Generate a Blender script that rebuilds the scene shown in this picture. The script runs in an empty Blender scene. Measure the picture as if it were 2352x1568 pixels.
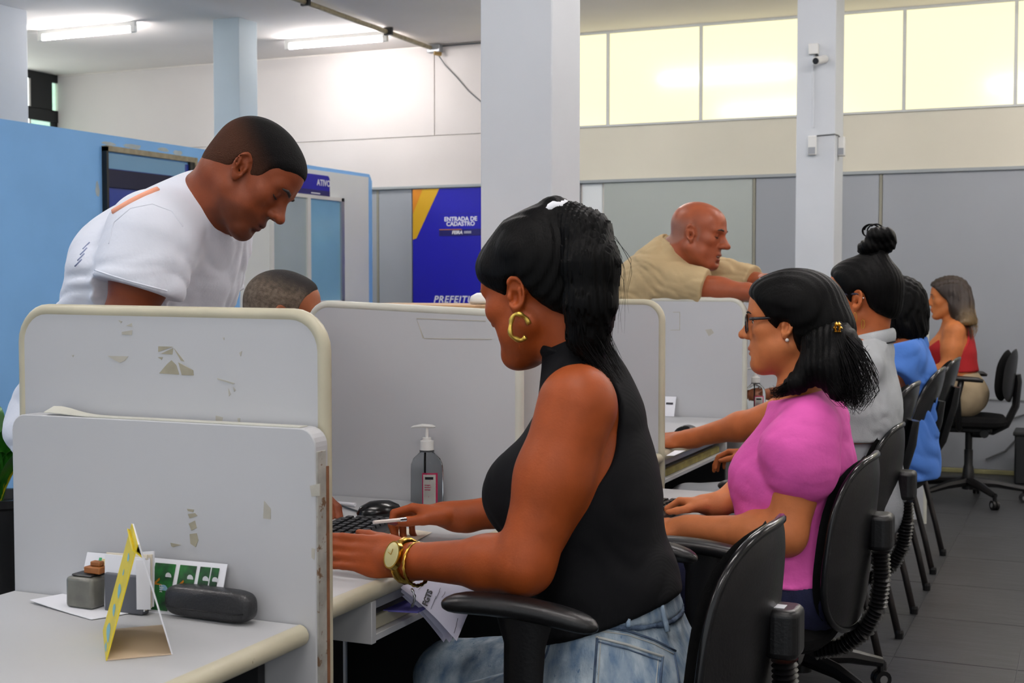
import bpy, bmesh, math, random
import numpy as np
from mathutils import Vector, Matrix
random.seed(7)
np.random.seed(7)
SC = bpy.context.scene
COL = SC.collection

# ------------------------------------------------------------------ camera, world, lights, exposure
FPX = 3050.0
YAW = math.atan(1330.0 / FPX)
PITCH = math.atan(134.0 / FPX)
EYE = np.array([0.0, 0.0, 1.26])
FWD = np.array([-math.sin(YAW) * math.cos(PITCH), math.cos(YAW) * math.cos(PITCH), -math.sin(PITCH)])
RGT = np.array([math.cos(YAW), math.sin(YAW), 0.0])
UPV = np.cross(RGT, FWD)
cam_d = bpy.data.cameras.new('camera')
cam = bpy.data.objects.new('camera', cam_d)
COL.objects.link(cam)
cam_d.sensor_width = 36.0
cam_d.lens = FPX / 2352.0 * 36.0
cam_d.clip_start = 0.05
cam.matrix_world = Matrix(((RGT[0], UPV[0], -FWD[0], EYE[0]), (RGT[1], UPV[1], -FWD[1], EYE[1]),
                           (RGT[2], UPV[2], -FWD[2], EYE[2]), (0, 0, 0, 1)))
cam_d.dof.use_dof = True
cam_d.dof.focus_distance = 2.75
cam_d.dof.aperture_fstop = 11.0
SC.camera = cam

def pray(x, y):
    return FWD + RGT * (x - 1176.0) / FPX + UPV * (784.0 - y) / FPX
def PX(x, y, v):
    d = pray(x, y); return EYE + d * (v - EYE[0]) / d[0]
def PY(x, y, v):
    d = pray(x, y); return EYE + d * (v - EYE[1]) / d[1]
def PZ(x, y, v):
    d = pray(x, y); return EYE + d * (v - EYE[2]) / d[2]

world = bpy.data.worlds.new('world')
SC.world = world
world.use_nodes = True
world.node_tree.nodes['Background'].inputs[0].default_value = (0.92, 0.96, 1.0, 1)
world.node_tree.nodes['Background'].inputs[1].default_value = 1.05

SC.view_settings.view_transform = 'Standard'
SC.view_settings.look = 'None'
SC.view_settings.gamma = 1.0
SC.view_settings.use_curve_mapping = False
SC.view_settings.exposure = -0.24
SC.cycles.max_bounces = 8
SC.cycles.diffuse_bounces = 4
SC.cycles.glossy_bounces = 3
SC.cycles.caustics_reflective = False
SC.cycles.caustics_refractive = False

# ------------------------------------------------------------------ materials
def lin(c):
    return tuple(((v / 255.0) / 12.92 if v / 255.0 <= 0.04045 else ((v / 255.0 + 0.055) / 1.055) ** 2.4) for v in c)
MATS = {}
def mat(name, col, rough=0.5, metal=0.0, var=None, bump=None, coat=0.0, emit=None, trans=0.0, ior=1.45, alpha=1.0,
        sss=0.0, attr=None, stretch=None, spec=0.5, sheen=0.0, col2=None, spots=None):
    """col sRGB 0-255; var=(scale, amount) mottling; bump=(scale, strength); attr=(name, sRGB) mixes a second colour by a mesh attribute"""
    m = bpy.data.materials.new(name); m.use_nodes = True
    nt = m.node_tree; b = nt.nodes['Principled BSDF']
    L = nt.links
    c = lin(col)
    tc = nt.nodes.new('ShaderNodeTexCoord')
    mp = nt.nodes.new('ShaderNodeMapping'); L.new(tc.outputs['Object'], mp.inputs[0])
    if stretch: mp.inputs['Scale'].default_value = stretch
    last = None
    if var:
        n = nt.nodes.new('ShaderNodeTexNoise'); n.inputs['Scale'].default_value = var[0]; n.inputs['Detail'].default_value = 5
        L.new(mp.outputs[0], n.inputs['Vector'])
        r = nt.nodes.new('ShaderNodeMapRange'); r.inputs[1].default_value = 0.3; r.inputs[2].default_value = 0.7
        L.new(n.outputs['Fac'], r.inputs[0])
        mx = nt.nodes.new('ShaderNodeMix'); mx.data_type = 'RGBA'
        a = var[1]
        lo = lin(col2) if col2 else tuple(v * (1 - a) for v in c)
        hi = c if col2 else tuple(min(1, v * (1 + a)) for v in c)
        mx.inputs[6].default_value = (*lo, 1); mx.inputs[7].default_value = (*hi, 1)
        L.new(r.outputs[0], mx.inputs[0]); last = mx.outputs[2]
    if spots:                                     # (scale, threshold, sRGB): marks with a shape of their own
        n = nt.nodes.new('ShaderNodeTexNoise'); n.inputs['Scale'].default_value = spots[0]; n.inputs['Detail'].default_value = 6
        n.inputs['Roughness'].default_value = 0.7
        L.new(mp.outputs[0], n.inputs['Vector'])
        r = nt.nodes.new('ShaderNodeMapRange'); r.inputs[1].default_value = spots[1]; r.inputs[2].default_value = spots[1] + 0.03
        L.new(n.outputs['Fac'], r.inputs[0])
        mx = nt.nodes.new('ShaderNodeMix'); mx.data_type = 'RGBA'
        if last: L.new(last, mx.inputs[6])
        else: mx.inputs[6].default_value = (*c, 1)
        mx.inputs[7].default_value = (*lin(spots[2]), 1)
        L.new(r.outputs[0], mx.inputs[0]); last = mx.outputs[2]
    if attr:
        for an, acol in (attr if isinstance(attr, list) else [attr]):
            at = nt.nodes.new('ShaderNodeAttribute'); at.attribute_name = an
            mx = nt.nodes.new('ShaderNodeMix'); mx.data_type = 'RGBA'
            if last: L.new(last, mx.inputs[6])
            else: mx.inputs[6].default_value = (*c, 1)
            mx.inputs[7].default_value = (*lin(acol), 1)
            L.new(at.outputs['Fac'], mx.inputs[0]); last = mx.outputs[2]
    if last: L.new(last, b.inputs['Base Color'])
    else: b.inputs['Base Color'].default_value = (*c, 1)
    b.inputs['Roughness'].default_value = rough
    b.inputs['Metallic'].default_value = metal
    b.inputs['IOR'].default_value = ior
    b.inputs['Specular IOR Level'].default_value = spec
    if coat: b.inputs['Coat Weight'].default_value = coat; b.inputs['Coat Roughness'].default_value = 0.15
    if trans: b.inputs['Transmission Weight'].default_value = trans
    if alpha < 1: b.inputs['Alpha'].default_value = alpha
    if sheen: b.inputs['Sheen Weight'].default_value = sheen
    if sss:
        b.inputs['Subsurface Weight'].default_value = sss
        b.inputs['Subsurface Radius'].default_value = (0.012, 0.005, 0.003)
        b.inputs['Subsurface Scale'].default_value = 0.6
    if emit:
        b.inputs['Emission Color'].default_value = (*lin(emit[0]), 1); b.inputs['Emission Strength'].default_value = emit[1]
    if bump:
        n = nt.nodes.new('ShaderNodeTexNoise'); n.inputs['Scale'].default_value = bump[0]; n.inputs['Detail'].default_value = 4
        L.new(mp.outputs[0], n.inputs['Vector'])
        bp = nt.nodes.new('ShaderNodeBump'); bp.inputs['Strength'].default_value = bump[1]; bp.inputs['Distance'].default_value = 0.004
        L.new(n.outputs['Fac'], bp.inputs['Height']); L.new(bp.outputs[0], b.inputs['Normal'])
    MATS[name] = m
    return m
def wave_bump(m, scale, strength, direction='X', dist=0.002, rot=(0, 0, 0)):
    nt = m.node_tree; b = nt.nodes['Principled BSDF']
    tc = nt.nodes.new('ShaderNodeTexCoord'); mp = nt.nodes.new('ShaderNodeMapping'); mp.inputs['Rotation'].default_value = rot
    w = nt.nodes.new('ShaderNodeTexWave'); w.bands_direction = direction
    w.inputs['Scale'].default_value = scale; w.inputs['Distortion'].default_value = 0.6
    nt.links.new(tc.outputs['Object'], mp.inputs[0]); nt.links.new(mp.outputs[0], w.inputs['Vector'])
    bp = nt.nodes.new('ShaderNodeBump'); bp.inputs['Strength'].default_value = strength; bp.inputs['Distance'].default_value = dist
    nt.links.new(w.outputs['Fac'], bp.inputs['Height'])
    old = b.inputs['Normal'].links
    if old: nt.links.new(old[0].from_socket, bp.inputs['Normal'])
    nt.links.new(bp.outputs[0], b.inputs['Normal'])
    return m

# ------------------------------------------------------------------ mesh helpers
class MB:
    """collects verts and faces of ONE mesh"""
    def __init__(s): s.v = []; s.f = []
    def add(s, vs, fs):
        o = len(s.v); s.v += [tuple(map(float, p)) for p in vs]; s.f += [tuple(i + o for i in f) for f in fs]; return s
    def box(s, x0, x1, y0, y1, z0, z1):
        return s.add([(x0, y0, z0), (x1, y0, z0), (x1, y1, z0), (x0, y1, z0), (x0, y0, z1), (x1, y0, z1), (x1, y1, z1), (x0, y1, z1)],
                     [(3, 2, 1, 0), (4, 5, 6, 7), (0, 1, 5, 4), (1, 2, 6, 5), (2, 3, 7, 6), (3, 0, 4, 7)])
    def tube(s, pts, r, n=10, closed=False, caps=True, flat=None):
        """tube through points; r a number or list; flat=(normal, ratio) squashes the section"""
        P = [np.array(p, float) for p in pts]; m = len(P)
        R = [r] * m if np.isscalar(r) else list(r)
        ref = None; rings = []
        for i in range(m):
            a = P[i - 1] if (i > 0 or closed) else P[i]
            b = P[(i + 1) % m] if (i < m - 1 or closed) else P[i]
            t = b - a; t = t / (np.linalg.norm(t) + 1e-12)
            if ref is None:
                ref = np.array((0, 0, 1.0)) if abs(t[2]) < 0.9 else np.array((1.0, 0, 0))
            u = ref - t * ref.dot(t); u /= np.linalg.norm(u) + 1e-12; ref = u
            w = np.cross(t, u)
            if flat is not None:
                u = np.array(flat[0], float); u = u - t * u.dot(t); u /= np.linalg.norm(u) + 1e-9; w = np.cross(t, u)
                rings.append([P[i] + R[i] * (flat[1] * math.cos(q) * u + math.sin(q) * w) for q in np.linspace(0, 2 * math.pi, n, endpoint=False)])
            else:
                rings.append([P[i] + R[i] * (math.cos(q) * u + math.sin(q) * w) for q in np.linspace(0, 2 * math.pi, n, endpoint=False)])
        vs = [p for rg in rings for p in rg]; fs = []
        for i in range(m if closed else m - 1):
            j = (i + 1) % m
            for k in range(n):
                k2 = (k + 1) % n
                fs.append((i * n + k, i * n + k2, j * n + k2, j * n + k))
        if caps and not closed:
            fs.append(tuple(range(n - 1, -1, -1))); fs.append(tuple((m - 1) * n + k for k in range(n)))
        return s.add(vs, fs)
    def lathe(s, prof, n=24, c=(0, 0, 0), sx=1.0, sy=1.0):
        """profile [(r, z)] around the z axis"""
        vs = []; m = len(prof)
        for (r, z) in prof:
            for k in range(n):
                q = 2 * math.pi * k / n
                vs.append((c[0] + sx * r * math.cos(q), c[1] + sy * r * math.sin(q), c[2] + z))
        fs = [(i * n + k, i * n + (k + 1) % n, (i + 1) * n + (k + 1) % n, (i + 1) * n + k) for i in range(m - 1) for k in range(n)]
        fs.append(tuple(range(n - 1, -1, -1))); fs.append(tuple((m - 1) * n + k for k in range(n)))
        return s.add(vs, fs)
    def prism(s, poly, axis, a, b):
        """polygon (two coords) extruded along axis 0/1/2 between a and b"""
        n = len(poly)
        def pt(q, h):
            return {0: (h, q[0], q[1]), 1: (q[0], h, q[1]), 2: (q[0], q[1], h)}[axis]
        vs = [pt(q, a) for q in poly] + [pt(q, b) for q in poly]
        fs = [tuple(range(n - 1, -1, -1)), tuple(range(n, 2 * n))]
        fs += [(i, (i + 1) % n, n + (i + 1) % n, n + i) for i in range(n)]
        return s.add(vs, fs)
    def sheet(s, fn, nu, nv, th=0.0, up=(0, 0, 1)):
        """grid fn(u,v) with thickness th along up"""
        us = np.linspace(0, 1, nu); vs_ = np.linspace(0, 1, nv)
        top = [np.array(fn(u, v), float) for v in vs_ for u in us]
        up = np.array(up, float)
        bot = [p - up * th for p in top]
        N = nu * nv; fs = []
        for j in range(nv - 1):
            for i in range(nu - 1):
                a = j * nu + i
                fs.append((a, a + 1, a + nu + 1, a + nu)); fs.append((N + a, N + a + nu, N + a + nu + 1, N + a + 1))
        rim = [i for i in range(nu)] + [j * nu + nu - 1 for j in range(1, nv)] + [(nv - 1) * nu + i for i in range(nu - 2, -1, -1)] + [j * nu for j in range(nv - 2, 0, -1)]
        for i in range(len(rim)):
            a, b = rim[i], rim[(i + 1) % len(rim)]
            fs.append((a, N + a, N + b, b))
        return s.add(top + bot, fs)
    def mesh(s, name):
        me = bpy.data.meshes.new(name); me.from_pydata(s.v, [], s.f); me.update()
        bm = bmesh.new(); bm.from_mesh(me); bmesh.ops.recalc_face_normals(bm, faces=bm.faces); bm.to_mesh(me); bm.free()
        return me
    def build(s, name, m, parent=None, smooth=False, bevel=0.0, seg=2, world=True):
        return put(name, s.mesh(name), m, parent, smooth, bevel, seg, world)

def put(name, me, m, parent=None, smooth=False, bevel=0.0, seg=2, world=True):
    if bevel > 0:
        bm = bmesh.new(); bm.from_mesh(me)
        ed = [e for e in bm.edges if len(e.link_faces) == 2 and e.calc_face_angle(0) > 0.6]
        r = bmesh.ops.bevel(bm, geom=ed, offset=bevel, segments=seg, profile=0.5, affect='EDGES', clamp_overlap=True)
        for f in bm.faces: f.smooth = bool(smooth)
        for f in r['faces']: f.smooth = True
        bm.to_mesh(me); bm.free()
    if smooth:
        me.polygons.foreach_set('use_smooth', [True] * len(me.polygons))
        if smooth == 'auto':
            try: me.set_sharp_from_angle(angle=math.radians(38))
            except Exception: pass
    o = bpy.data.objects.new(name, me); COL.objects.link(o)
    if m is not None: me.materials.append(m)
    if parent is not None:
        o.parent = parent
        if world:
            mw = Matrix.LocRotScale(parent.location, parent.rotation_euler, None)
            o.matrix_parent_inverse = mw.inverted()
    return o
def tag(o, label, cat, group=None):
    o['label'] = label; o['category'] = cat
    if group: o['group'] = group
    return o
def struct(o):
    o['kind'] = 'structure'; return o
def thing(name, label, cat, loc=(0, 0, 0), rz=0.0, group=None):
    o = bpy.data.objects.new(name, None); COL.objects.link(o); o.empty_display_size = 0.1
    o.location = Vector([float(v) for v in loc]); o.rotation_euler = (0, 0, rz)
    return tag(o, label, cat, group)
def copy_thing(root, loc, rz, label, group=None):
    r = root.copy(); COL.objects.link(r); r.location = Vector([float(v) for v in loc]); r.rotation_euler = (0, 0, rz); r['label'] = label
    if group: r['group'] = group
    for ch in list(root.children):
        c = ch.copy(); COL.objects.link(c); c.parent = r
        for g in list(ch.children):
            d = g.copy(); COL.objects.link(d); d.parent = c
    return r
def rrect(x0, x1, y0, y1, r, n=6, which=(1, 1, 1, 1)):
    """rounded rectangle; which corners rounded: (x0y0, x1y0, x1y1, x0y1)"""
    out = []
    for (cx, cy, a0, w, px, py) in ((x0 + r, y0 + r, math.pi, which[0], x0, y0), (x1 - r, y0 + r, 1.5 * math.pi, which[1], x1, y0),
                                    (x1 - r, y1 - r, 0, which[2], x1, y1), (x0 + r, y1 - r, 0.5 * math.pi, which[3], x0, y1)):
        if not w: out.append((px, py)); continue
        for k in range(n + 1):
            a = a0 + 0.5 * math.pi * k / n
            out.append((cx + r * math.cos(a), cy + r * math.sin(a)))
    return out
def text_mesh(txt, size, name, extrude=0.0008, shear=0.0, bold=0.0, align='CENTER', spacing=1.0):
    cu = bpy.data.curves.new(name, 'FONT'); cu.body = txt; cu.size = size; cu.extrude = extrude; cu.shear = shear; cu.offset = bold
    cu.align_x = align; cu.align_y = 'CENTER'; cu.space_character = spacing; cu.resolution_u = 3
    t = bpy.data.objects.new(name, cu); COL.objects.link(t)
    dg = bpy.context.evaluated_depsgraph_get(); dg.update()
    me = bpy.data.meshes.new_from_object(t.evaluated_get(dg))
    bpy.data.objects.remove(t); bpy.data.curves.remove(cu)
    return me
def text_on(name, txt, size, origin, xdir, ydir, m, parent, **kw):
    """flat lettering: text x axis along xdir, text y axis along ydir, at origin (world)"""
    me = text_mesh(txt, size, name, **kw)
    x = Vector(xdir).normalized(); y = Vector(ydir).normalized(); z = x.cross(y)
    M = Matrix(((x[0], y[0], z[0], origin[0]), (x[1], y[1], z[1], origin[1]), (x[2], y[2], z[2], origin[2]), (0, 0, 0, 1)))
    me.transform(M)
    return put(name, me, m, parent)
# ------------------------------------------------------------------ surface materials
M_wall = mat('wall_paint', (226, 221, 214), 0.75, var=(2.2, 0.05), bump=(60, 0.12))
M_wallp = mat('wall_panel_paint', (204, 198, 194), 0.7, var=(1.5, 0.04), bump=(60, 0.1))
M_ceil = mat('ceiling_paint', (250, 243, 237), 0.85, var=(1.2, 0.04))
M_band = mat('wall_band_paint', (214, 209, 192), 0.75, var=(1.2, 0.04), bump=(60, 0.08))
M_blue = mat('blue_paint', (134, 190, 246), 0.6, var=(2.0, 0.05), bump=(30, 0.1))
M_bluestain = mat('plaster_patch', (178, 190, 196), 0.8, var=(14, 0.12))
M_white = mat('white_paint', (226, 230, 230), 0.65, var=(1.5, 0.04))
M_panel = mat('partition_laminate', (150, 154, 159), 0.5, var=(1.3, 0.03))
M_panelg = mat('partition_laminate_grey', (168, 174, 168), 0.5, var=(1.3, 0.03))
M_rail = mat('partition_rail', (150, 156, 158), 0.4)
M_joint = mat('joint_strip', (136, 134, 120), 0.5)
M_col = mat('column_paint', (206, 210, 214), 0.65, var=(2.5, 0.04), bump=(50, 0.08))
M_colb = mat('column_paint_blue', (178, 192, 200), 0.65, var=(2.5, 0.04), bump=(50, 0.08))
M_slate = mat('slate_tile', (56, 57, 59), 0.42, var=(5.0, 0.32), bump=(26, 0.35), stretch=(0.8, 5.0, 2.0), spots=(42, 0.70, (96, 96, 98)))
M_grout = mat('grout', (112, 112, 114), 0.8, var=(20, 0.2))
M_dark = mat('dark_metal', (22, 24, 26), 0.4)
M_alu = mat('aluminium', (168, 172, 176), 0.35, 0.6)
M_mull = mat('mullion_paint', (196, 198, 194), 0.5)
M_pane = mat('frosted_pane', (100, 98, 86), 0.12, emit=((255, 248, 206), 1.28))
M_paneb = mat('bluish_glass', (134, 186, 214), 0.15, var=(2.0, 0.08), coat=0.3)
M_paneg = mat('grey_glass', (172, 186, 186), 0.15, var=(2.0, 0.08), coat=0.3)
M_nightglass = mat('dark_blue_glass', (42, 64, 152), 0.2, coat=0.2)
M_navy = mat('navy_blind', (16, 20, 52), 0.6)
M_tube = mat('tube_glow', (255, 255, 255), 0.4, emit=((255, 250, 250), 120.0))
M_whitepl = mat('white_plastic', (222, 222, 218), 0.4)
M_conduit = mat('conduit_paint', (150, 140, 116), 0.45, var=(30, 0.2))
M_brass = mat('brass_box', (170, 140, 90), 0.4, 0.4)
M_cable = mat('grey_cable', (90, 92, 94), 0.5)
M_base = mat('yellowed_trim', (150, 146, 104), 0.6, var=(10, 0.2))
M_red = mat('red_plastic', (214, 60, 70), 0.4)
M_bluesign = mat('blue_print', (14, 8, 160), 0.5, var=(3, 0.05))
M_bluesign2 = mat('dark_blue_print', (20, 18, 96), 0.45)
M_yel = mat('yellow_print', (206, 160, 20), 0.45)
M_org = mat('orange_print', (206, 128, 22), 0.45)
M_txt = mat('white_print', (236, 236, 240), 0.5)
M_wear = mat('worn_patch', (168, 162, 146), 0.8, var=(60, 0.25))

CEIL = 3.1; WB = 9.28
# ------------------------------------------------------------------ floor
fl = struct(MB().box(-8.6, 4.2, -2.6, 9.4, -0.06, -0.004).build('floor', M_grout))
tile_me = MB().box(-0.1935, 0.1935, -0.2985, 0.2985, -0.012, 0.0).mesh('tile')
tile_me.materials.append(M_slate)
for i in range(-4, 5):
    for j in range(-8, 7):
        t = bpy.data.objects.new('tile', tile_me); COL.objects.link(t); t.parent = fl
        t.location = (-0.59 + 0.39 * (i + 0.5) , 5.78 + 0.6 * (j - 0.5) + (0.0), 0.0)
        t.rotation_euler = (random.uniform(-0.0015, 0.0015), random.uniform(-0.0015, 0.0015), 0)
fo = struct(MB().box(-8.6, -2.16, -2.6, 9.4, -0.02, -0.001).build('floor_slab', M_slate, fl))
MB().box(2.94, 4.2, -2.6, 9.4, -0.02, -0.001).build('floor_slab', M_slate, fl)
MB().box(-2.15, 2.93, -2.6, 0.37, -0.02, -0.001).build('floor_slab', M_slate, fl)
# ------------------------------------------------------------------ ceiling
struct(MB().box(-8.6, 4.2, -2.6, 9.45, CEIL, CEIL + 0.12).build('ceiling', M_ceil))
# ------------------------------------------------------------------ back wall
wb = struct(MB().box(-8.6, 4.2, WB, WB + 0.15, -0.02, CEIL).build('wall_back', M_wall))
# upper left boarded panels with visible joints
for (x0, x1) in ((-8.44, -6.6), (-6.594, -4.70), (-4.694, -3.98)):
    MB().box(x0, x1, WB - 0.012, WB + 0.01, 2.405, CEIL - 0.012).build('wall_board', M_wallp, wb, bevel=0.003)
MB().box(-8.44, -3.98, WB - 0.010, WB + 0.01, 2.02, 2.399).build('wall_band', M_wallp, wb)
MB().box(-3.97, 4.1, WB - 0.014, WB + 0.01, 2.02, 2.405).build('wall_band', M_band, wb)
MB().box(-8.44, 4.1, WB - 0.05, WB + 0.01, 1.995, 2.018).build('top_rail', M_rail, wb, bevel=0.004)
# lower partition panels
edges = [-8.4, -7.3, -6.2, -5.19, -4.885, -3.76, -3.48]
for a, b in zip(edges[:-1], edges[1:]):
    MB().box(a + 0.006, b - 0.006, WB - 0.03, WB + 0.01, 0.031, 1.995).build('partition_panel', M_panel, wb, bevel=0.003)
MB().box(-3.474, -3.316, WB - 0.012, WB + 0.01, 0.031, 1.995).build('jamb_panel', M_white, wb, bevel=0.003)
edges2 = [-3.31, -2.18, -1.316, -0.18, 0.95, 2.08, 3.2, 4.1]
for k, (a, b) in enumerate(zip(edges2[:-1], edges2[1:])):
    MB().box(a + 0.012, b - 0.012, WB - 0.03, WB + 0.01, 0.031, 1.995).build('partition_panel', M_panelg if k == 0 else M_panel, wb, bevel=0.003)
    MB().box(b - 0.010, b + 0.010, WB - 0.034, WB + 0.01, 0.031, 1.995).build('joint_strip', M_joint, wb, bevel=0.003)
MB().box(-5.205, -5.185, WB - 0.034, WB + 0.01, 0.031, 1.995).build('joint_strip', M_joint, wb, bevel=0.003)
struct(MB().box(-8.44, 4.1, WB - 0.036, WB, 0.0, 0.03).build('baseboard_back', M_base, None, bevel=0.004))
# clerestory window: each pane and each mullion its own piece
win = struct(MB().box(-3.98, 4.1, WB - 0.03, WB + 0.005, CEIL - 0.018, CEIL - 0.0005).build('window_1', M_mull))
MB().box(-3.98, 4.1, WB - 0.028, WB + 0.005, 2.405, 2.420).build('window_sill', M_mull, win)
xs = [-3.97 + 0.699 * k for k in range(12)]
for k, x in enumerate(xs):
    MB().box(x - 0.011, x + 0.011, WB - 0.03, WB + 0.005, 2.42, CEIL - 0.018).build('mullion', M_mull, win)
    if k < 11:
        MB().box(x + 0.011, x + 0.688, WB - 0.012, WB - 0.002, 2.42, CEIL - 0.018).build('pane', M_pane, win)
# ------------------------------------------------------------------ left wall with its high window
wl = struct(MB().box(-8.6, -8.45, -2.6, 8.95, 0, CEIL).build('wall_left', M_wall))
MB().box(-8.6, -8.45, 8.95, WB, 0, 2.2).build('wall_under_window', M_wall, wl)
w2 = struct(MB().box(-8.52, -8.44, 8.95, 9.27, 3.03, CEIL - 0.002).build('window_2', M_dark))
MB().box(-8.52, -8.44, 8.95, 9.20, 2.78, 3.03).build('window_frame', M_dark, w2)
MB().box(-8.52, -8.44, 8.95, 9.27, 2.68, 2.785).build('transom', M_dark, w2)
MB().box(-8.52, -8.45, 9.2, 9.27, 2.20, 2.68).build('window_frame', M_dark, w2)
M_daygreen = mat('daylight_pane', (190, 226, 210), 0.2, emit=((206, 240, 222), 1.1), var=(24, 0.3), col2=(110, 190, 130))
M_addedpane = mat('added_glow_pane', (200, 226, 216), 0.2, emit=((240, 248, 244), 2.9))
MB().box(-8.50, -8.47, 9.2, 9.27, 2.78, 3.03).build('pane', M_daygreen, w2)
MB().box(-8.50, -8.47, 8.95, 9.2, 2.2, 2.68).build('pane', M_daygreen, w2)
for k in range(11):  # unseen row of glowing panes, added to brighten the left of the ceiling
    y0 = 1.25 + 0.7 * k
    MB().box(-8.50, -8.445, y0 + 0.03, y0 + 0.67, 2.79, 3.03).build('pane', M_addedpane, w2)
    MB().box(-8.50, -8.445, y0 + 0.03, y0 + 0.67, 2.24, 2.68).build('pane', M_addedpane, w2)
    MB().box(-8.52, -8.44, y0 - 0.03, y0 + 0.03, 2.2, CEIL - 0.002).build('mullion', M_dark, w2)
for (z0, z1) in ((2.68, 2.79), (3.03, CEIL - 0.002), (2.2, 2.24)):
    MB().box(-8.52, -8.44, 1.22, 8.95, z0, z1).build('transom', M_dark, w2)
# right side wall
struct(MB().box(4.1, 4.25, -2.6, WB, 0, CEIL).build('wall_right', M_wall))
# ------------------------------------------------------------------ blue partition wall
XB = -5.1; TB = 2.095
bl = MB()
bl.prism([(-2.6, 0), (8.995, 0), (8.995, TB - 0.05), (8.955, TB), (-2.6, TB)], 0, XB - 0.1, XB)
bw = struct(bl.build('wall_partition', M_blue))
# opening with a dark frame, seen glass and blinds
def on_blue(y0, y1, z0, z1, d0, d1, name, m, parent, **k):
    return MB().box(XB + d0, XB + d1, y0, y1, z0, z1).build(name, m, parent, **k)
w3 = struct(MB().box(XB + 0.001, XB + 0.012, 5.95, 6.75, 0.85, 2.02).build('window_3', M_blue))
on_blue(5.955, 6.745, 0.86, 1.985, 0.012, 0.016, 'pane', M_nightglass, w3)
on_blue(5.955, 6.70, 1.80, 1.90, 0.016, 0.03, 'blind', M_navy, w3)
on_blue(5.955, 6.66, 1.905, 1.99, 0.013, 0.02, 'pane', mat('pale_blue_glass', (110, 158, 196), 0.2, coat=0.3), w3)
on_blue(5.94, 5.957, 0.85, 2.025, 0.0, 0.035, 'window_frame', M_dark, w3)
on_blue(5.94, 6.76, 2.0, 2.03, 0.0, 0.035, 'window_frame', M_conduit, w3)
on_blue(6.70, 6.745, 0.85, 2.0, 0.0, 0.03, 'window_frame', M_dark, w3)
on_blue(6.745, 6.765, 0.85, 2.03, 0.0, 0.037, 'window_frame', M_conduit, w3)
# plaster patches round the opening
for (yc, zc, ry, rz_, n) in ((6.0, 2.045, 0.06, 0.012, 9), (6.2, 2.05, 0.09, 0.016, 9), (6.48, 2.055, 0.06, 0.014, 8), (6.62, 2.05, 0.05, 0.018, 8), (5.90, 1.78, 0.018, 0.05, 9), (5.91, 1.5, 0.014, 0.07, 9), (6.80, 1.96, 0.02, 0.05, 8)):
    poly = [(yc + ry * math.cos(a) * random.uniform(0.7, 1.1), zc + rz_ * math.sin(a) * random.uniform(0.6, 1.1)) for a in np.linspace(0, 2 * math.pi, n * 2, endpoint=False)]
    MB().prism(poly, 0, XB, XB + 0.0012).build('plaster_patch', M_bluestain, bw)
# white part of the wall with its glazed window
MB().prism([(7.245, 0.0), (8.93, 0.0), (8.93, TB - 0.025), (7.245, TB - 0.03)], 0, XB, XB + 0.006).build('white_facing', M_white, bw)
w4 = struct(MB().box(XB + 0.006, XB + 0.012, 7.60, 8.53, 0.9, 1.88).build('window_4', M_white))
on_blue(7.60, 8.03, 0.92, 1.86, 0.012, 0.016, 'pane', M_paneg, w4)
on_blue(8.07, 8.50, 0.92, 1.86, 0.012, 0.016, 'pane', M_paneb, w4)
on_blue(7.58, 7.605, 0.9, 1.885, 0.006, 0.03, 'window_frame', M_whitepl, w4)
on_blue(8.03, 8.07, 0.9, 1.86, 0.006, 0.03, 'window_frame', M_whitepl, w4)
on_blue(8.49, 8.53, 0.9, 1.885, 0.006, 0.03, 'window_frame', M_alu, w4)
on_blue(7.58, 8.53, 1.86, 1.885, 0.006, 0.03, 'window_frame', M_whitepl, w4)
on_blue(7.58, 8.53, 1.115, 1.135, 0.006, 0.03, 'window_frame', M_whitepl, w4)
# blue plate sign over the window
sg = thing('plate_sign', 'dark blue rounded plate sign reading ATIVO on the white wall', 'sign', (XB + 0.006, 8.1, 1.88))
MB().prism(rrect(7.86, 8.355, 1.878, 2.035, 0.03, which=(0, 0, 1, 1)), 0, XB + 0.0065, XB + 0.012).build('plate', M_bluesign, sg)
MB().prism([(7.86, 1.879), (8.354, 1.879), (8.354, 1.925), (7.86, 1.925)], 0, XB + 0.0125, XB + 0.0135).build('lower_band', M_bluesign2, sg)
text_on('lettering', 'ATIVO', 0.062, (XB + 0.0132, 8.27, 1.978), (0, 1, 0), (0, 0, 1), M_txt, sg, align='CENTER', bold=0.0012)
MB().box(XB + 0.0135, XB + 0.0142, 8.10, 8.22, 1.897, 1.905).build('fine_print', M_txt, sg)
# ------------------------------------------------------------------ columns
def column(name, x0, x1, y0, y1, m=M_col):
    return struct(MB().box(x0, x1, y0, y1, 0.0, CEIL).build(name, m, bevel=0.004))
column('column_1', -5.66, -5.443, 7.75, 7.97, M_colb)
column('column_2', -1.598, -1.379, 3.44, 3.662)
c3 = column('column_3', -1.563, -1.344, 7.65, 7.92)
column('column_4', -6.98, -6.63, 6.7, 7.0)
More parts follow.
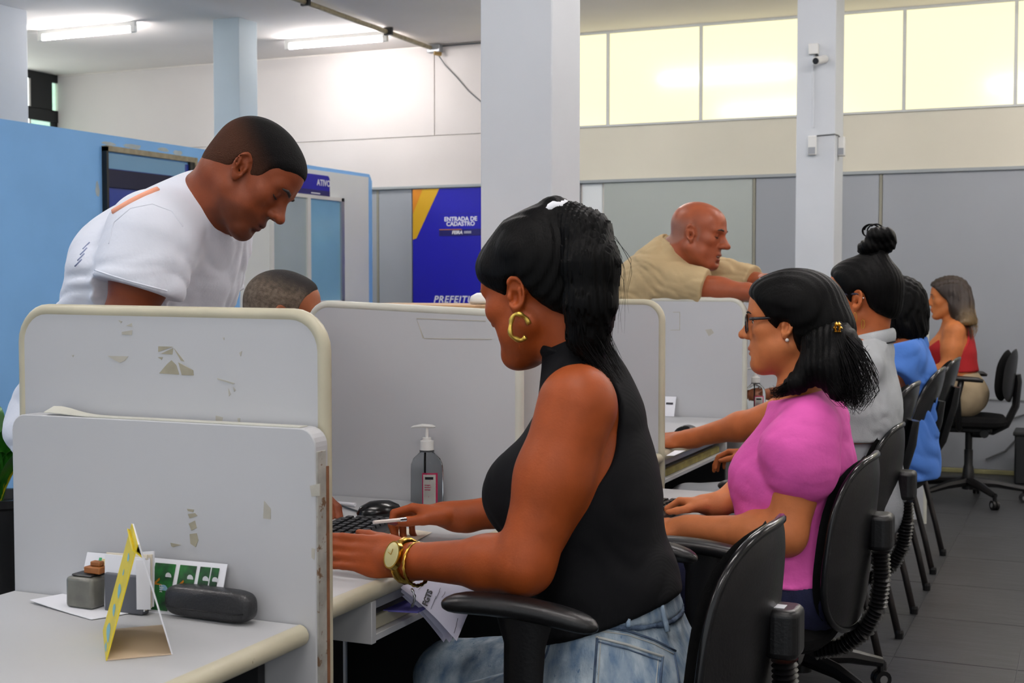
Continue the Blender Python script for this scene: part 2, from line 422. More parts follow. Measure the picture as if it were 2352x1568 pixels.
# ------------------------------------------------------------------ lamps: tubes on the ceiling
def tube_lamp(x, y, ln, label, watt, rz=0.0):
    t = thing('tube_lamp', label, 'lamp', (x, y, CEIL), rz, 'fluorescent tubes on the ceiling')
    MB().box(-ln / 2 - 0.02, ln / 2 + 0.02, -0.013, 0.013, -0.034, 0.0).build('housing', M_whitepl, t, bevel=0.004, world=False)
    MB().tube([(-ln / 2 + 0.02, 0, -0.062), (ln / 2 - 0.02, 0, -0.062)], 0.014, 10).build('tube', M_tube, t, smooth=True, world=False)
    for s in (-1, 1):
        MB().box(s * ln / 2 - 0.02, s * ln / 2 + 0.02, -0.014, 0.014, -0.078, -0.02).build('end_holder', M_whitepl, t, bevel=0.003, world=False)
    if watt:
        ld = bpy.data.lights.new('tube_light', 'AREA'); ld.shape = 'RECTANGLE'; ld.size = ln; ld.size_y = 0.12; ld.energy = watt
        ld.color = (1.0, 0.98, 0.95)
        lo = bpy.data.objects.new('tube_light', ld); COL.objects.link(lo); lo.parent = t; lo.location = (0, 0, -0.085)
    return t
tube_lamp(-6.63, 7.58, 0.84, 'lit fluorescent tube under the ceiling before the high dark window', 6)
tube_lamp(-5.18, 8.6, 0.84, 'lit fluorescent tube under the ceiling beside the metal conduit', 6)
WAT = 5
for (x, y) in ((-6.2, 2.2), (-6.2, 4.9), (-3.4, -0.6), (-3.2, 1.6), (-3.0, 4.9), (-0.3, -0.4), (-0.7, 1.5), (-0.4, 3.6), (-0.3, 5.8), (2.2, -0.4), (2.2, 2.6), (2.2, 5.4), (-2.9, 7.3), (0.2, 7.5), (2.4, 7.6)):
    tube_lamp(x, y, 1.2, 'lit fluorescent tube on the ceiling above the hall', WAT)
# ------------------------------------------------------------------ ceiling conduit, junction box, hanging wire
cd = thing('conduit', 'rusty painted metal conduit running along the ceiling to a junction box', 'conduit', (-4.73, 9.2, CEIL))
MB().tube([(-4.66, 5.0, CEIL - 0.03), (-4.70, WB - 0.05, CEIL - 0.03)], 0.018, 10).build('pipe', M_conduit, cd, smooth='auto')
for y in (7.4, 8.5):
    MB().box(-4.70 - 0.012, -4.66 + 0.014, y - 0.012, y + 0.012, CEIL - 0.055, CEIL).build('clamp', M_dark, cd, bevel=0.003)
MB().box(-4.73, -4.62, WB - 0.08, WB - 0.013, CEIL - 0.065, CEIL - 0.005).build('junction_box', M_alu, cd, bevel=0.005)
MB().tube([(-4.66, WB - 0.09, CEIL - 0.075), (-4.62, WB - 0.05, CEIL - 0.08)], 0.016, 8).build('gland', M_brass, cd, smooth='auto')
MB().tube([(-4.62, WB - 0.02, CEIL - 0.012), (-3.99, WB - 0.02, CEIL - 0.012)], 0.006, 6).build('wire', M_cable, cd)
MB().tube([(-4.64, WB - 0.05, CEIL - 0.09), (-4.60, WB - 0.02, CEIL - 0.16), (-4.50, WB - 0.02, CEIL - 0.26), (-4.40, WB - 0.02, CEIL - 0.37), (-4.28, WB - 0.02, CEIL - 0.47), (-4.1, WB - 0.02, CEIL - 0.56)], 0.004, 6).build('hanging_wire', M_cable, cd)
# ------------------------------------------------------------------ banner on the back wall
bn = thing('banner', 'blue banner with yellow corner reading ENTRADA DE CADASTRO on back wall', 'banner', (-4.3, WB - 0.03, 0.7))
YB = WB - 0.032
MB().box(-4.877, -3.77, YB - 0.006, YB, 0.7, 1.99).build('sheet', M_bluesign, bn)
MB().prism([(-4.876, 1.99), (-4.876, 1.60), (-4.845, 1.61), (-4.645, 1.99)], 1, YB - 0.0075, YB - 0.006).build('yellow_corner', M_yel, bn)
MB().prism([(-4.876, 1.99), (-4.876, 1.80), (-4.79, 1.99)], 1, YB - 0.0085, YB - 0.0075).build('orange_corner', M_org, bn)
MB().box(-4.645, -4.25, YB - 0.009, YB - 0.006, 1.625, 1.795).build('plate', M_bluesign2, bn, bevel=0.001)
MB().box(-4.643, -4.252, YB - 0.0105, YB - 0.009, 1.675, 1.793).build('plate_face', M_bluesign, bn)
MB().box(-4.643, -4.45, YB - 0.0108, YB - 0.009, 1.671, 1.676).build('orange_line', M_org, bn)
for q, (tx, zz) in enumerate((('ENTRADA DE', 1.752), ('CADASTRO', 1.715))):
    text_on('lettering', tx, 0.046, (-4.46, YB - 0.0112, zz), (1, 0, 0), (0, 0, 1), M_txt, bn, bold=0.0011)
text_on('lettering', 'FEIRA', 0.036, (-4.49, YB - 0.0112, 1.649), (1, 0, 0), (0, 0, 1), M_txt, bn, bold=0.0011, shear=0.2)
for zz in (1.644, 1.654): MB().box(-4.43, -4.37, YB - 0.0112, YB - 0.0095, zz, zz + 0.004).build('fine_print', M_txt, bn)
text_on('lettering', 'PREFEITURA', 0.075, (-4.475, YB - 0.0075, 1.132), (1, 0, 0), (0, 0, 1), M_txt, bn, shear=0.25, bold=0.0012, spacing=1.12)
tag(MB().box(-3.36, -3.328, WB - 0.05, WB - 0.012, 1.52, 1.57).build('alarm_button', M_red, bevel=0.006), 'small red alarm button on the white door jamb', 'button')
# ------------------------------------------------------------------ devices on the far column
yc = 7.65
cc = thing('security_camera', 'white bullet security camera under a junction box on the far column', 'camera', (-1.46, yc, 2.5))
MB().box(-1.492, -1.437, yc - 0.035, yc - 0.0005, 2.553, 2.613).build('junction_box', M_whitepl, cc, bevel=0.004)
MB().tube([(-1.47, yc - 0.004, 2.56), (-1.467, yc - 0.004, 2.14)], 0.006, 6).build('cable_duct', M_col, cc)
MB().tube([(-1.45, yc - 0.02, 2.55), (-1.436, yc - 0.03, 2.53)], 0.008, 8).build('bracket', M_dark, cc)
MB().tube([(-1.405, yc - 0.005, 2.525), (-1.42, yc - 0.06, 2.512), (-1.435, yc - 0.11, 2.50)], 0.023, 14).build('housing', M_whitepl, cc, smooth='auto')
MB().tube([(-1.4352, yc - 0.1105, 2.4998), (-1.4362, yc - 0.114, 2.499)], 0.018, 14).build('lens', M_dark, cc)
for (x0, x1, y0, y1, lab) in ((-1.492, -1.445, yc - 0.03, yc - 0.0005, 'white motion sensor on the front of the far column'), (-1.343, -1.305, yc + 0.08, yc + 0.13, 'white motion sensor on the side of the far column')):
    ms = thing('motion_sensor', lab, 'sensor', (x0, y0, 1.98), group='motion sensors on the far column')
    MB().box(x0, x1, y0, y1, 1.985, 2.095).build('housing', M_whitepl, ms, bevel=0.006)
    MB().box(x0 + 0.004, x1 - 0.004, y0 - 0.002, y0 + 0.003, 1.992, 2.03).build('lens', M_panel, ms)
tag(MB().tube([(-1.445, yc - 0.006, 2.095), (-1.345, yc - 0.006, 2.10), (-1.338, yc + 0.06, 2.10), (-1.33, yc + 0.1, 2.09)], 0.004, 6).build('sensor_cable', M_cable), 'thin grey cable joining the two motion sensors on the far column', 'cable')
# cables and outlet low on the back wall
tag(MB().tube([(-1.1, WB - 0.04, 0.46), (-0.9, WB - 0.045, 0.30), (-0.6, WB - 0.045, 0.32), (-0.35, WB - 0.045, 0.42), (-0.1, WB - 0.045, 0.55)], 0.006, 6).build('wall_cable', M_cable), 'grey cable sagging across the partition behind the last chair', 'cable')
tag(MB().tube([(-0.62, WB - 0.045, 0.10), (-0.5, WB - 0.045, 0.16), (-0.36, WB - 0.045, 0.33), (-0.2, WB - 0.045, 0.42)], 0.006, 6).build('wall_cable', M_cable), 'grey cable rising from the baseboard behind the last chair', 'cable')
tag(MB().box(-1.3, 1.0, WB - 0.043, WB - 0.031, 0.495, 0.507).build('cable_duct', M_rail), 'slim grey cable duct along the partition at seat height', 'duct')
bi = thing('waste_bin', 'black plastic waste bin on the floor against the back partition', 'bin', (-0.27, 8.97, 0))
MB().prism([(-0.425, 8.84), (-0.1, 8.84), (-0.1, 9.12), (-0.425, 9.12)], 2, 0.0, 0.315).build('body', M_dark, bi, bevel=0.012)
MB().box(-0.435, -0.09, 8.83, 9.13, 0.305, 0.33).build('rim', M_dark, bi, bevel=0.008)
# ------------------------------------------------------------------ furniture materials
M_lam = mat('desk_laminate', (186, 187, 188), 0.45, var=(3, 0.03), spots=(16, 0.745, (168, 164, 152)))
M_lamd = mat('divider_laminate', (190, 191, 193), 0.5, var=(1.6, 0.03), spots=(11, 0.735, (172, 168, 158)))
M_trim = mat('beige_trim', (190, 184, 160), 0.4, var=(8, 0.10), spots=(30, 0.72, (150, 140, 112)))
M_trimw = mat('pale_trim', (206, 205, 192), 0.4, var=(8, 0.06))
M_edge = mat('chipped_edge', (160, 158, 150), 0.7, var=(26, 0.3), spots=(34, 0.58, (110, 84, 60)))
M_mdf = mat('bare_fibreboard', (126, 84, 56), 0.8, var=(40, 0.25))
M_tape = mat('tape_residue', (160, 154, 134), 0.7, var=(30, 0.12))
M_tapel = mat('tape_residue_light', (178, 174, 162), 0.7, var=(30, 0.1))
M_blk = mat('black_plastic', (12, 12, 14), 0.36, bump=(180, 0.12))
M_blkg = mat('black_gloss_plastic', (12, 13, 15), 0.2, var=(20, 0.2))
M_fab = mat('black_fabric', (8, 8, 9), 0.9, bump=(400, 0.3), spec=0.2)
M_rust = mat('rusty_black_tube', (40, 33, 31), 0.5, var=(14, 0.35), col2=(20, 19, 19))
M_castor = mat('grey_castor', (120, 120, 120), 0.4)
M_paper = mat('paper', (232, 233, 238), 0.7)
M_paperb = mat('paper_cream', (226, 216, 196), 0.7, var=(6, 0.04))
M_ink = mat('ink', (40, 40, 46), 0.6)
M_gel = mat('clear_plastic', (232, 238, 240), 0.06, trans=1.0, ior=1.12)
M_lilac = mat('lilac_folder', (110, 106, 190), 0.5)
M_wood = mat('light_wood', (176, 140, 98), 0.55, var=(6, 0.15), stretch=(1, 8, 8))

M_under = mat('shade_dark_laminate', (34, 35, 38), 0.6)  # under-desk panels coloured near black to stand in for the shade there
# ------------------------------------------------------------------ dividers
def divider(y0, th, x0, x1, zt0, zt1, label, trim=M_trim, r=0.055, boardm=M_lamd):
    """upright board along x with rounded top corners; zt0 / zt1 are the top heights at x0 and x1"""
    t = thing('desk_divider', label, 'divider', ((x0 + x1) / 2, y0, 0), group='dividers between the desks')
    def tilt(p):
        return (p[0], p[1] + (zt1 - zt0) * (p[0] - x0) / (x1 - x0) if p[1] > 0.3 else p[1])
    poly = [tilt(p) for p in rrect(x0 + 0.006, x1 - 0.006, 0.02, zt0 - 0.006, r, 7, (0, 0, 1, 1))]
    MB().prism(poly, 1, y0 + 0.002, y0 + th - 0.002).build('board', boardm, t)
    out = [tilt(p) for p in rrect(x0 + 0.008, x1 - 0.008, 0.0, zt0 - 0.008, r, 7, (0, 0, 1, 1))]
    path = [out[1]] + out[2:] + [out[0]]
    MB().tube([(p[0], y0 + th / 2, p[1]) for p in path], 0.0115, 10, flat=((0, 1, 0), th / 2 / 0.0115)).build('edge_trim', trim, t, smooth='auto')
    return t
d1 = divider(1.752, 0.023, -1.693, -1.078, 1.222, 1.217, 'pale divider behind the cluttered desk with its top edge in beige trim and tape scars')
d2 = divider(2.80, 0.023, -1.775, -1.2, 1.217, 1.194, 'pale divider behind the clear sanitizer bottle, its top sloping down', trim=M_trimw)
d3 = divider(3.89, 0.022, -1.82, -1.194, 1.209, 1.208, 'pale divider with beige trim beside the woman in the pink blouse', trim=M_trim)
d4 = divider(5.0, 0.022, -1.85, -1.206, 1.204, 1.203, 'pale divider on which the bald man leans his forearms', trim=M_trimw)
d5 = divider(6.1, 0.022, -1.85, -1.206, 1.203, 1.203, 'pale divider past the woman in the blue shirt', trim=M_trimw)
d6 = divider(7.2, 0.022, -1.5, -0.775, 1.165, 1.165, 'pale divider in front of the woman in the red top', trim=M_trimw)
# tape scars on the dividers: irregular patches with a shape of their own
def scar(parent, y, polys, m=M_tape, name='tape_scar', th=0.0008):
    for poly in polys:
        w = [tuple(PY(px, py, y)[[0, 2]]) for px, py in poly]
        MB().prism(w, 1, y - th, y + 0.0015).build(name, m, parent)
YD = 1.752 + 0.002
scar(d1, YD, [[(364, 795), (398, 796), (364, 808)], [(398, 799), (396, 814), (370, 812)], [(363, 820), (374, 820), (372, 826)], [(366, 857), (384, 836), (394, 827), (405, 838), (412, 860)],
              [(410, 832), (444, 850), (445, 862), (418, 861)], [(400, 800), (410, 812), (424, 830), (416, 828)]])
scar(d1, YD, [[(248, 817), (295, 818), (287, 828), (276, 833), (262, 826)], [(280, 762), (304, 758), (303, 769), (281, 768)], [(290, 748), (303, 742), (304, 750)],
              [(272, 735), (281, 738), (278, 742)], [(500, 868), (540, 880), (536, 882), (500, 871)], [(525, 892), (530, 905), (526, 910)], [(536, 888), (542, 896), (538, 899)],
              [(496, 954), (512, 958), (510, 968), (496, 966)], [(546, 960), (552, 960), (551, 972), (547, 972)], [(165, 815), (170, 815), (168, 820)], [(512, 775), (516, 775), (515, 781)], [(550, 810), (556, 806), (553, 818)]], M_tapel)
Y2 = 2.802
scar(d2, Y2, [[(957, 730), (1115, 736), (1115, 738), (957, 732)], [(957, 732), (974, 776), (971, 777), (958, 736)], [(974, 776), (1130, 778), (1130, 780), (974, 778)]], M_tapel)
Y4 = 5.002
scar(d4, Y4, [[(1546, 716), (1562, 716), (1562, 717.5), (1546, 717.5)], [(1560.5, 716), (1562, 716), (1562, 757), (1560.5, 757)], [(1540, 757), (1562, 757), (1562, 758.5), (1540, 758.5)],
              [(1620, 757), (1634, 755), (1640, 764), (1628, 772)]], M_tapel)
# ------------------------------------------------------------------ desks
def desk(y0, y1, xf, xb, label, zt=0.74, cubby=None, tray=None, trim=M_trim, lipm=M_trim):
    t = thing('desk', label, 'desk', ((xf + xb) / 2, (y0 + y1) / 2, 0), group='desks in the row')
    MB().box(xb, xf - 0.016, y0, y1, zt - 0.03, zt).build('desktop', M_lam, t, bevel=0.003)
    MB().tube([(xf - 0.017, y0, zt - 0.0165), (xf - 0.017, y1, zt - 0.0165)], 0.0165, 14).build('front_edge', trim, t, smooth='auto')
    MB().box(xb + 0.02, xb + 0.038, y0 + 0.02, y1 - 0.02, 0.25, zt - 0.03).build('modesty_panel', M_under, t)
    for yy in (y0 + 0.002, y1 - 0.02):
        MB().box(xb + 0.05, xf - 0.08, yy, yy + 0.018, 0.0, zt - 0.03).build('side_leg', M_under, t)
    if cubby:
        ya, yb, z0, xa, xc = cubby
        for yy in (ya, yb - 0.016):
            sd = MB().box(xc, xa, yy, yy + 0.016, z0, zt - 0.03).build('shelf_side', M_lam, t, bevel=0.0015)
            if yy == ya:
                MB().tube([(xa - 0.085, yy - 0.0008, z0 + 0.035), (xa - 0.085, yy + 0.002, z0 + 0.035)], 0.0055, 10).build('screw_hole', M_mdf, sd)
        MB().box(xc, xa - 0.006, ya + 0.016, yb - 0.016, z0, z0 + 0.012).build('shelf_board', M_lam, t, bevel=0.001)
        MB().box(xc, xa - 0.03, ya + 0.03, yb - 0.03, z0 + 0.018, z0 + 0.032).build('keyboard_tray', M_lam, t, bevel=0.002)
        MB().box(xa - 0.034, xa - 0.02, ya + 0.03, yb - 0.03, z0 + 0.012, z0 + 0.036).build('tray_lip', lipm, t, bevel=0.004)
        MB().tube([(xa - 0.017, ya + 0.024, z0 + 0.012), (xa - 0.013, ya + 0.026, z0 + 0.03), (xa - 0.018, ya + 0.022, z0 + 0.042)], 0.004, 8).build('tray_catch', M_whitepl, t, smooth=True)
        MB().box(xc, xa - 0.004, ya + 0.016, yb - 0.016, zt - 0.046, zt - 0.031).build('runner_rail', M_alu, t)
    if tray:
        ya, yb, z0, xa, xc = tray
        MB().box(xc, xa, ya, yb, z0 - 0.014, z0).build('keyboard_tray', M_lam, t, bevel=0.003)
    return t
k1 = desk(0.35, 1.708, -1.081, -1.665, 'pale desk with the yellow tent sign and black spectacles case on it')
desk(1.778, 2.798, -1.125, -1.70, 'pale desk at which the woman in black types', cubby=(1.985, 2.74, 0.635, -1.13, -1.55))
desk(2.826, 3.886, -1.19, -1.37, 'pale desk at which the woman in the pink blouse types', tray=(2.9, 3.75, 0.655, -0.93, -1.3))
desk(3.914, 4.996, -1.2, -1.75, 'pale desk at which the woman with the hair bun works', cubby=(3.94, 4.72, 0.635, -1.205, -1.6), lipm=mat('yellowed_lip', (150, 138, 70), 0.5, var=(20, 0.3)))
desk(5.024, 6.096, -1.2, -1.75, 'pale desk in front of the woman in the blue shirt')
desk(7.95, 8.9, -1.1, -1.7, 'pale desk in front of the woman in the red top')
# low side panel of the first desk, edge worn and laminate lifting
lp = thing('side_panel', 'low worn side panel standing at the end of the cluttered desk', 'panel', (-1.37, 1.71, 0))
MB().prism(rrect(-1.668, -1.070, 0.0, 1.040, 0.028, 6, (0, 0, 1, 1)), 1, 1.711, 1.747).build('board', M_lamd, lp, bevel=0.002)
MB().box(-1.0705, -1.0675, 1.713, 1.737, 0.0, 1.005).build('worn_edge', M_edge, lp)
MB().box(-1.0705, -1.0672, 1.7375, 1.7455, 0.0, 0.98).build('bare_edge', M_mdf, lp)
def peel(u, v):
    x = -1.60 + 0.50 * u
    return (x, 1.713 + 0.024 * v, 1.0405 + 0.012 * math.exp(-((u - 0.02) / 0.10) ** 2) * (0.3 + 0.7 * v) + 0.0012)
MB().sheet(peel, 30, 4, 0.0014).build('lifted_laminate', M_trimw, lp, smooth='auto')
YL = 1.711
scar(lp, YL, [[(430, 1168), (446, 1170), (444, 1176), (432, 1173)], [(432, 1180), (448, 1178), (454, 1184), (436, 1190)], [(434, 1202), (448, 1195), (452, 1212), (440, 1218)],
              [(436, 1226), (452, 1224), (456, 1240), (450, 1256), (438, 1248)], [(392, 1246), (416, 1251), (398, 1256), (394, 1254)]])
scar(lp, YL, [[(607, 1150), (622, 1168), (622, 1192), (605, 1190)], [(712, 1115), (735, 1110), (735, 1138), (716, 1140)], [(716, 1258), (724, 1260), (722, 1285), (716, 1280)]], M_tapel)

# ------------------------------------------------------------------ chairs (local: sitter faces -x, origin on the floor under the seat)
def back_plate(x0, zc, hw, hh, th0, th1, curve, lean, n=3.0, rings=9, seg=44):
    """rounded, bowed back plate between offsets th0..th1 along x"""
    m = MB(); vs = []
    def P(rho, a, off):
        ca, sa = math.cos(a), math.sin(a)
        q = rho * (abs(ca) ** n + abs(sa) ** n) ** (-1.0 / n)
        u, v = q * ca, q * sa
        return (x0 + lean * (v * hh) - curve * (u * u) + off, u * hw * (1.0 - 0.10 * v), zc + v * hh)
    R = [0.0001] + list(np.linspace(0.2, 1.0, rings - 1))
    for off, bulge in ((th0, -1), (th1, 1)):
        for rho in R:
            e = (1 - rho ** 6)
            for k in range(seg):
                vs.append(P(rho, 2 * math.pi * k / seg, off * e + (th0 + th1) / 2 * (1 - e)))
    fs = []; N = rings * seg
    for s in (0, 1):
        for i in range(rings - 1):
            for k in range(seg):
                k2 = (k + 1) % seg
                q = (s * N + i * seg + k, s * N + i * seg + k2, s * N + (i + 1) * seg + k2, s * N + (i + 1) * seg + k)
                fs.append(q)
    return m.add(vs, fs)
def rim_path(x0, zc, hw, hh, curve, lean, n=3.0, seg=60):
    out = []
    for k in range(seg):
        a = 2 * math.pi * k / seg; ca, sa = math.cos(a), math.sin(a)
        q = (abs(ca) ** n + abs(sa) ** n) ** (-1.0 / n); u, v = q * ca, q * sa
        out.append((x0 + lean * (v * hh) - curve * u * u, u * hw * (1.0 - 0.10 * v), zc + v * hh))
    return out
def star_base(t, zc=0.10, r=0.29, rot=0.3):
    for k in range(5):
        a = rot + 2 * math.pi * k / 5; c, s = math.cos(a), math.sin(a)
        MB().tube([(0.03 * c, 0.03 * s, 0.115), (0.16 * c, 0.16 * s, 0.105), (r * c, r * s, 0.078)], [0.03, 0.024, 0.016], 8).build('base_arm', M_blk, t, smooth='auto', world=False)
        cs = MB().tube([(r * c, r * s, 0.085), (r * c, r * s, 0.05)], 0.011, 8)
        cs.tube([(r * c - 0.018 * s, r * s + 0.018 * c, 0.027), (r * c - 0.004 * s, r * s + 0.004 * c, 0.027)], 0.027, 14)
        cs.tube([(r * c + 0.004 * s, r * s - 0.004 * c, 0.027), (r * c + 0.018 * s, r * s - 0.018 * c, 0.027)], 0.027, 14)
        co = cs.build('castor', M_blk, t, smooth='auto', world=False)
        MB().tube([(r * c - 0.0195 * s, r * s + 0.0195 * c, 0.027), (r * c + 0.0195 * s, r * s - 0.0195 * c, 0.027)], 0.013, 12).build('hub_cap', M_castor, co, smooth='auto', world=False)
    MB().lathe([(0.034, 0.07), (0.036, 0.13), (0.028, 0.20), (0.024, 0.21), (0.024, 0.30), (0.02, 0.30), (0.02, 0.40)], 18).build('gas_column', M_blk, t, smooth='auto', world=False)
def seat_cushion(t, zt=0.475, hx=0.235, hy=0.235):
    def fn(rho, a, z):
        ca, sa = math.cos(a), math.sin(a); n = 3.6
        q = rho * (abs(ca) ** n + abs(sa) ** n) ** (-1 / n)
        return (-0.02 + q * ca * hx, q * sa * hy, z)
    m = MB(); vs = []; seg = 36
    prof = [(0.001, zt - 0.006), (0.4, zt - 0.004), (0.75, zt), (0.92, zt - 0.006), (1.0, zt - 0.028), (0.99, zt - 0.05), (0.93, zt - 0.062), (0.4, zt - 0.066), (0.001, zt - 0.066)]
    for rho, z in prof:
        for k in range(seg): vs.append(fn(rho, 2 * math.pi * k / seg, z))
    fs = [(i * seg + k, i * seg + (k + 1) % seg, (i + 1) * seg + (k + 1) % seg, (i + 1) * seg + k) for i in range(len(prof) - 1) for k in range(seg)]
    m.add(vs, fs).build('seat', M_fab, t, smooth='auto', world=False)
    MB().box(-0.15, 0.13, -0.14, 0.14, zt - 0.095, zt - 0.062).build('seat_plate', M_blk, t, bevel=0.01, world=False)
def office_chair(label, loc, rz, zt=0.475, back=(0.275, 0.652, 0.205, 0.205), arms=True, sticker=False, za=0.742):
    t = thing('office_chair', label, 'chair', loc, rz, 'office chairs with ribbed back posts')
    seat_cushion(t, zt)
    x0, zc, hw, hh = back
    CV, LE = 0.055, 0.10
    back_plate(x0, zc, hw * 0.97, hh * 0.97, -0.045, -0.004, CV, LE).build('back_cushion', M_fab, t, smooth='auto', world=False)
    back_plate(x0, zc, hw, hh, -0.008, 0.016, CV, LE).build('back_shell', M_blk, t, smooth='auto', world=False)
    MB().tube(rim_path(x0 + 0.002, zc, hw, hh, CV, LE), 0.0085, 8, closed=True).build('shell_rim', M_blkg, t, smooth=True, world=False)
    # post cover with its ribbed bellows
    xc = x0 + 0.035
    cap = MB()
    cap.prism(rrect(xc - 0.03, xc + 0.03, -0.04, 0.04, 0.022, 5), 2, zc - 0.02, zc + 0.065)
    co = cap.build('post_cover', M_blk, t, bevel=0.012, seg=3, world=False)
    if sticker:
        MB().box(xc - 0.022, xc + 0.004, -0.022, 0.004, zc + 0.0652, zc + 0.0660).build('sticker', M_paper, co, world=False)
    pts = np.array([(xc, 0, zc - 0.015), (xc + 0.006, 0, zc - 0.09), (xc - 0.002, 0, zc - 0.16), (xc - 0.03, 0, zc - 0.22), (xc - 0.08, 0, zc - 0.265), (xc - 0.16, 0, zc - 0.28)])
    NR = 34; tt = np.linspace(0, 1, NR * 4 + 1); ti = np.linspace(0, 1, 6)
    cur = np.stack([np.interp(tt, ti, np.convolve(np.pad(pts[:, k], 1, 'edge'), [0.15, 0.7, 0.15], 'valid')) for k in range(3)], 1)
    rr = [0.0195 + 0.0032 * math.cos(2 * math.pi * k / 4) for k in range(len(cur))]
    MB().tube(list(cur), rr, 14, flat=((0, 1, 0), 1.35)).build('ribbed_post', M_blk, t, smooth='auto', world=False)
    MB().tube([(0.13, 0, zt - 0.10), (-0.02, 0, zt - 0.085)], 0.035, 10, flat=((0, 1, 0), 1.4)).build('tilt_housing', M_blk, t, smooth='auto', world=False)
    if arms:
        for s in (-1, 1):
            y = s * 0.285
            pad = MB()
            def padfn(q, a):
                ln = 0.135; e = (1 - abs(q) ** 7) ** 0.5
                ca, sa = math.cos(a), math.sin(a); w = (abs(ca) ** 2.8 + abs(sa) ** 2.8) ** (-1 / 2.8)
                return (-0.055 + q * ln, y + e * w * (0.030 - 0.006 * q) * ca, za - 0.012 * q * q - 0.008 * q + e * w * 0.0165 * sa)
            qs = np.sin(np.linspace(-math.pi / 2, math.pi / 2, 19)) * 0.9999
            vs = [padfn(q, a) for q in qs for a in np.linspace(0, 2 * math.pi, 14, endpoint=False)]
            fs = [(i * 14 + k, i * 14 + (k + 1) % 14, (i + 1) * 14 + (k + 1) % 14, (i + 1) * 14 + k) for i in range(18) for k in range(14)]
            pad.add(vs, fs).build('arm_pad', M_blk, t, smooth=True, world=False)
            MB().tube([(-0.045, y, za - 0.007), (-0.045, y, za - 0.06), (-0.05, y, 0.55), (-0.04, y, 0.43)], [0.052, 0.036, 0.032, 0.034], 12, flat=((0, 1, 0), 0.42)).build('arm_post', M_blk, t, smooth='auto', world=False)
            MB().tube([(-0.04, y, 0.435), (-0.04, y - s * 0.16, zt - 0.075)], 0.022, 8, flat=((0, 0, 1), 0.5)).build('arm_bracket', M_blk, t, smooth='auto', world=False)
    star_base(t, r=0.27, rot=math.pi / 5)
    return t
office_chair('black office chair with armrests under the woman in black', (-0.775, 2.215, 0), 0.0, sticker=True)
office_chair('black office chair with ribbed post under the woman in pink', (-0.755, 3.19, 0), 0.0, back=(0.275, 0.655, 0.205, 0.20), za=0.665)
office_chair('black office chair with ribbed post under the woman with the bun', (-0.80, 4.06, 0), 0.0, back=(0.27, 0.64, 0.20, 0.20), za=0.675)
def fixed_chair():
    t = thing('visitor_chair', 'black four legged visitor chair', 'chair', (0, 0, 0), 0, 'black visitor chairs on rusty tube legs')
    seat_cushion(t, 0.46, 0.22, 0.22)
    back_plate(0.245, 0.725, 0.205, 0.195, -0.05, 0.0, 0.04, 0.30).build('back_cushion', M_fab, t, smooth='auto', world=False)
    back_plate(0.25, 0.725, 0.21, 0.20, -0.004, 0.018, 0.04, 0.30).build('back_shell', M_blkg, t, smooth='auto', world=False)
    MB().tube(rim_path(0.252, 0.725, 0.21, 0.20, 0.04, 0.30), 0.009, 8, closed=True).build('shell_rim', M_blkg, t, smooth=True, world=False)
    MB().tube([(0.30, 0, 0.80), (0.285, 0, 0.72), (0.24, 0, 0.56), (0.17, 0, 0.43), (0.02, 0, 0.40)], [0.02, 0.026, 0.026, 0.024, 0.02], 10, flat=((0, 1, 0), 1.3)).build('back_post', M_blkg, t, smooth='auto', world=False)
    for sy in (-1, 1):
        y = sy * 0.2125
        MB().tube([(0.235, y, 0.0), (0.20, y, 0.15), (0.145, y, 0.36), (0.125, y, 0.388), (0.09, y * 0.95, 0.398)], 0.0125, 10).build('rear_leg', M_rust, t, smooth=True, world=False)
        MB().tube([(-0.21, y, 0.0), (-0.18, y, 0.36), (-0.16, y, 0.388), (-0.12, y * 0.95, 0.398)], 0.0125, 10).build('front_leg', M_rust, t, smooth=True, world=False)
        MB().tube([(-0.14, y * 0.95, 0.398), (0.10, y * 0.95, 0.398)], 0.0125, 8).build('side_tube', M_rust, t, smooth=True, world=False)
        for xx in (0.235, -0.21):
            MB().lathe([(0.015, 0.0), (0.016, 0.02), (0.0135, 0.03)], 10, (xx, y, 0)).build('rubber_foot', M_blk, t, world=False)
    return t
fc = fixed_chair()
fc.location = (-0.84, 4.615, 0); fc['label'] = 'empty black visitor chair standing between the women in grey and blue'
copy_thing(fc, (-0.835, 5.425, 0), 0.0, 'black visitor chair under the woman in the blue shirt')
copy_thing(fc, (-0.845, 6.18, 0), 0.0, 'black visitor chair just beyond the woman in the blue shirt')
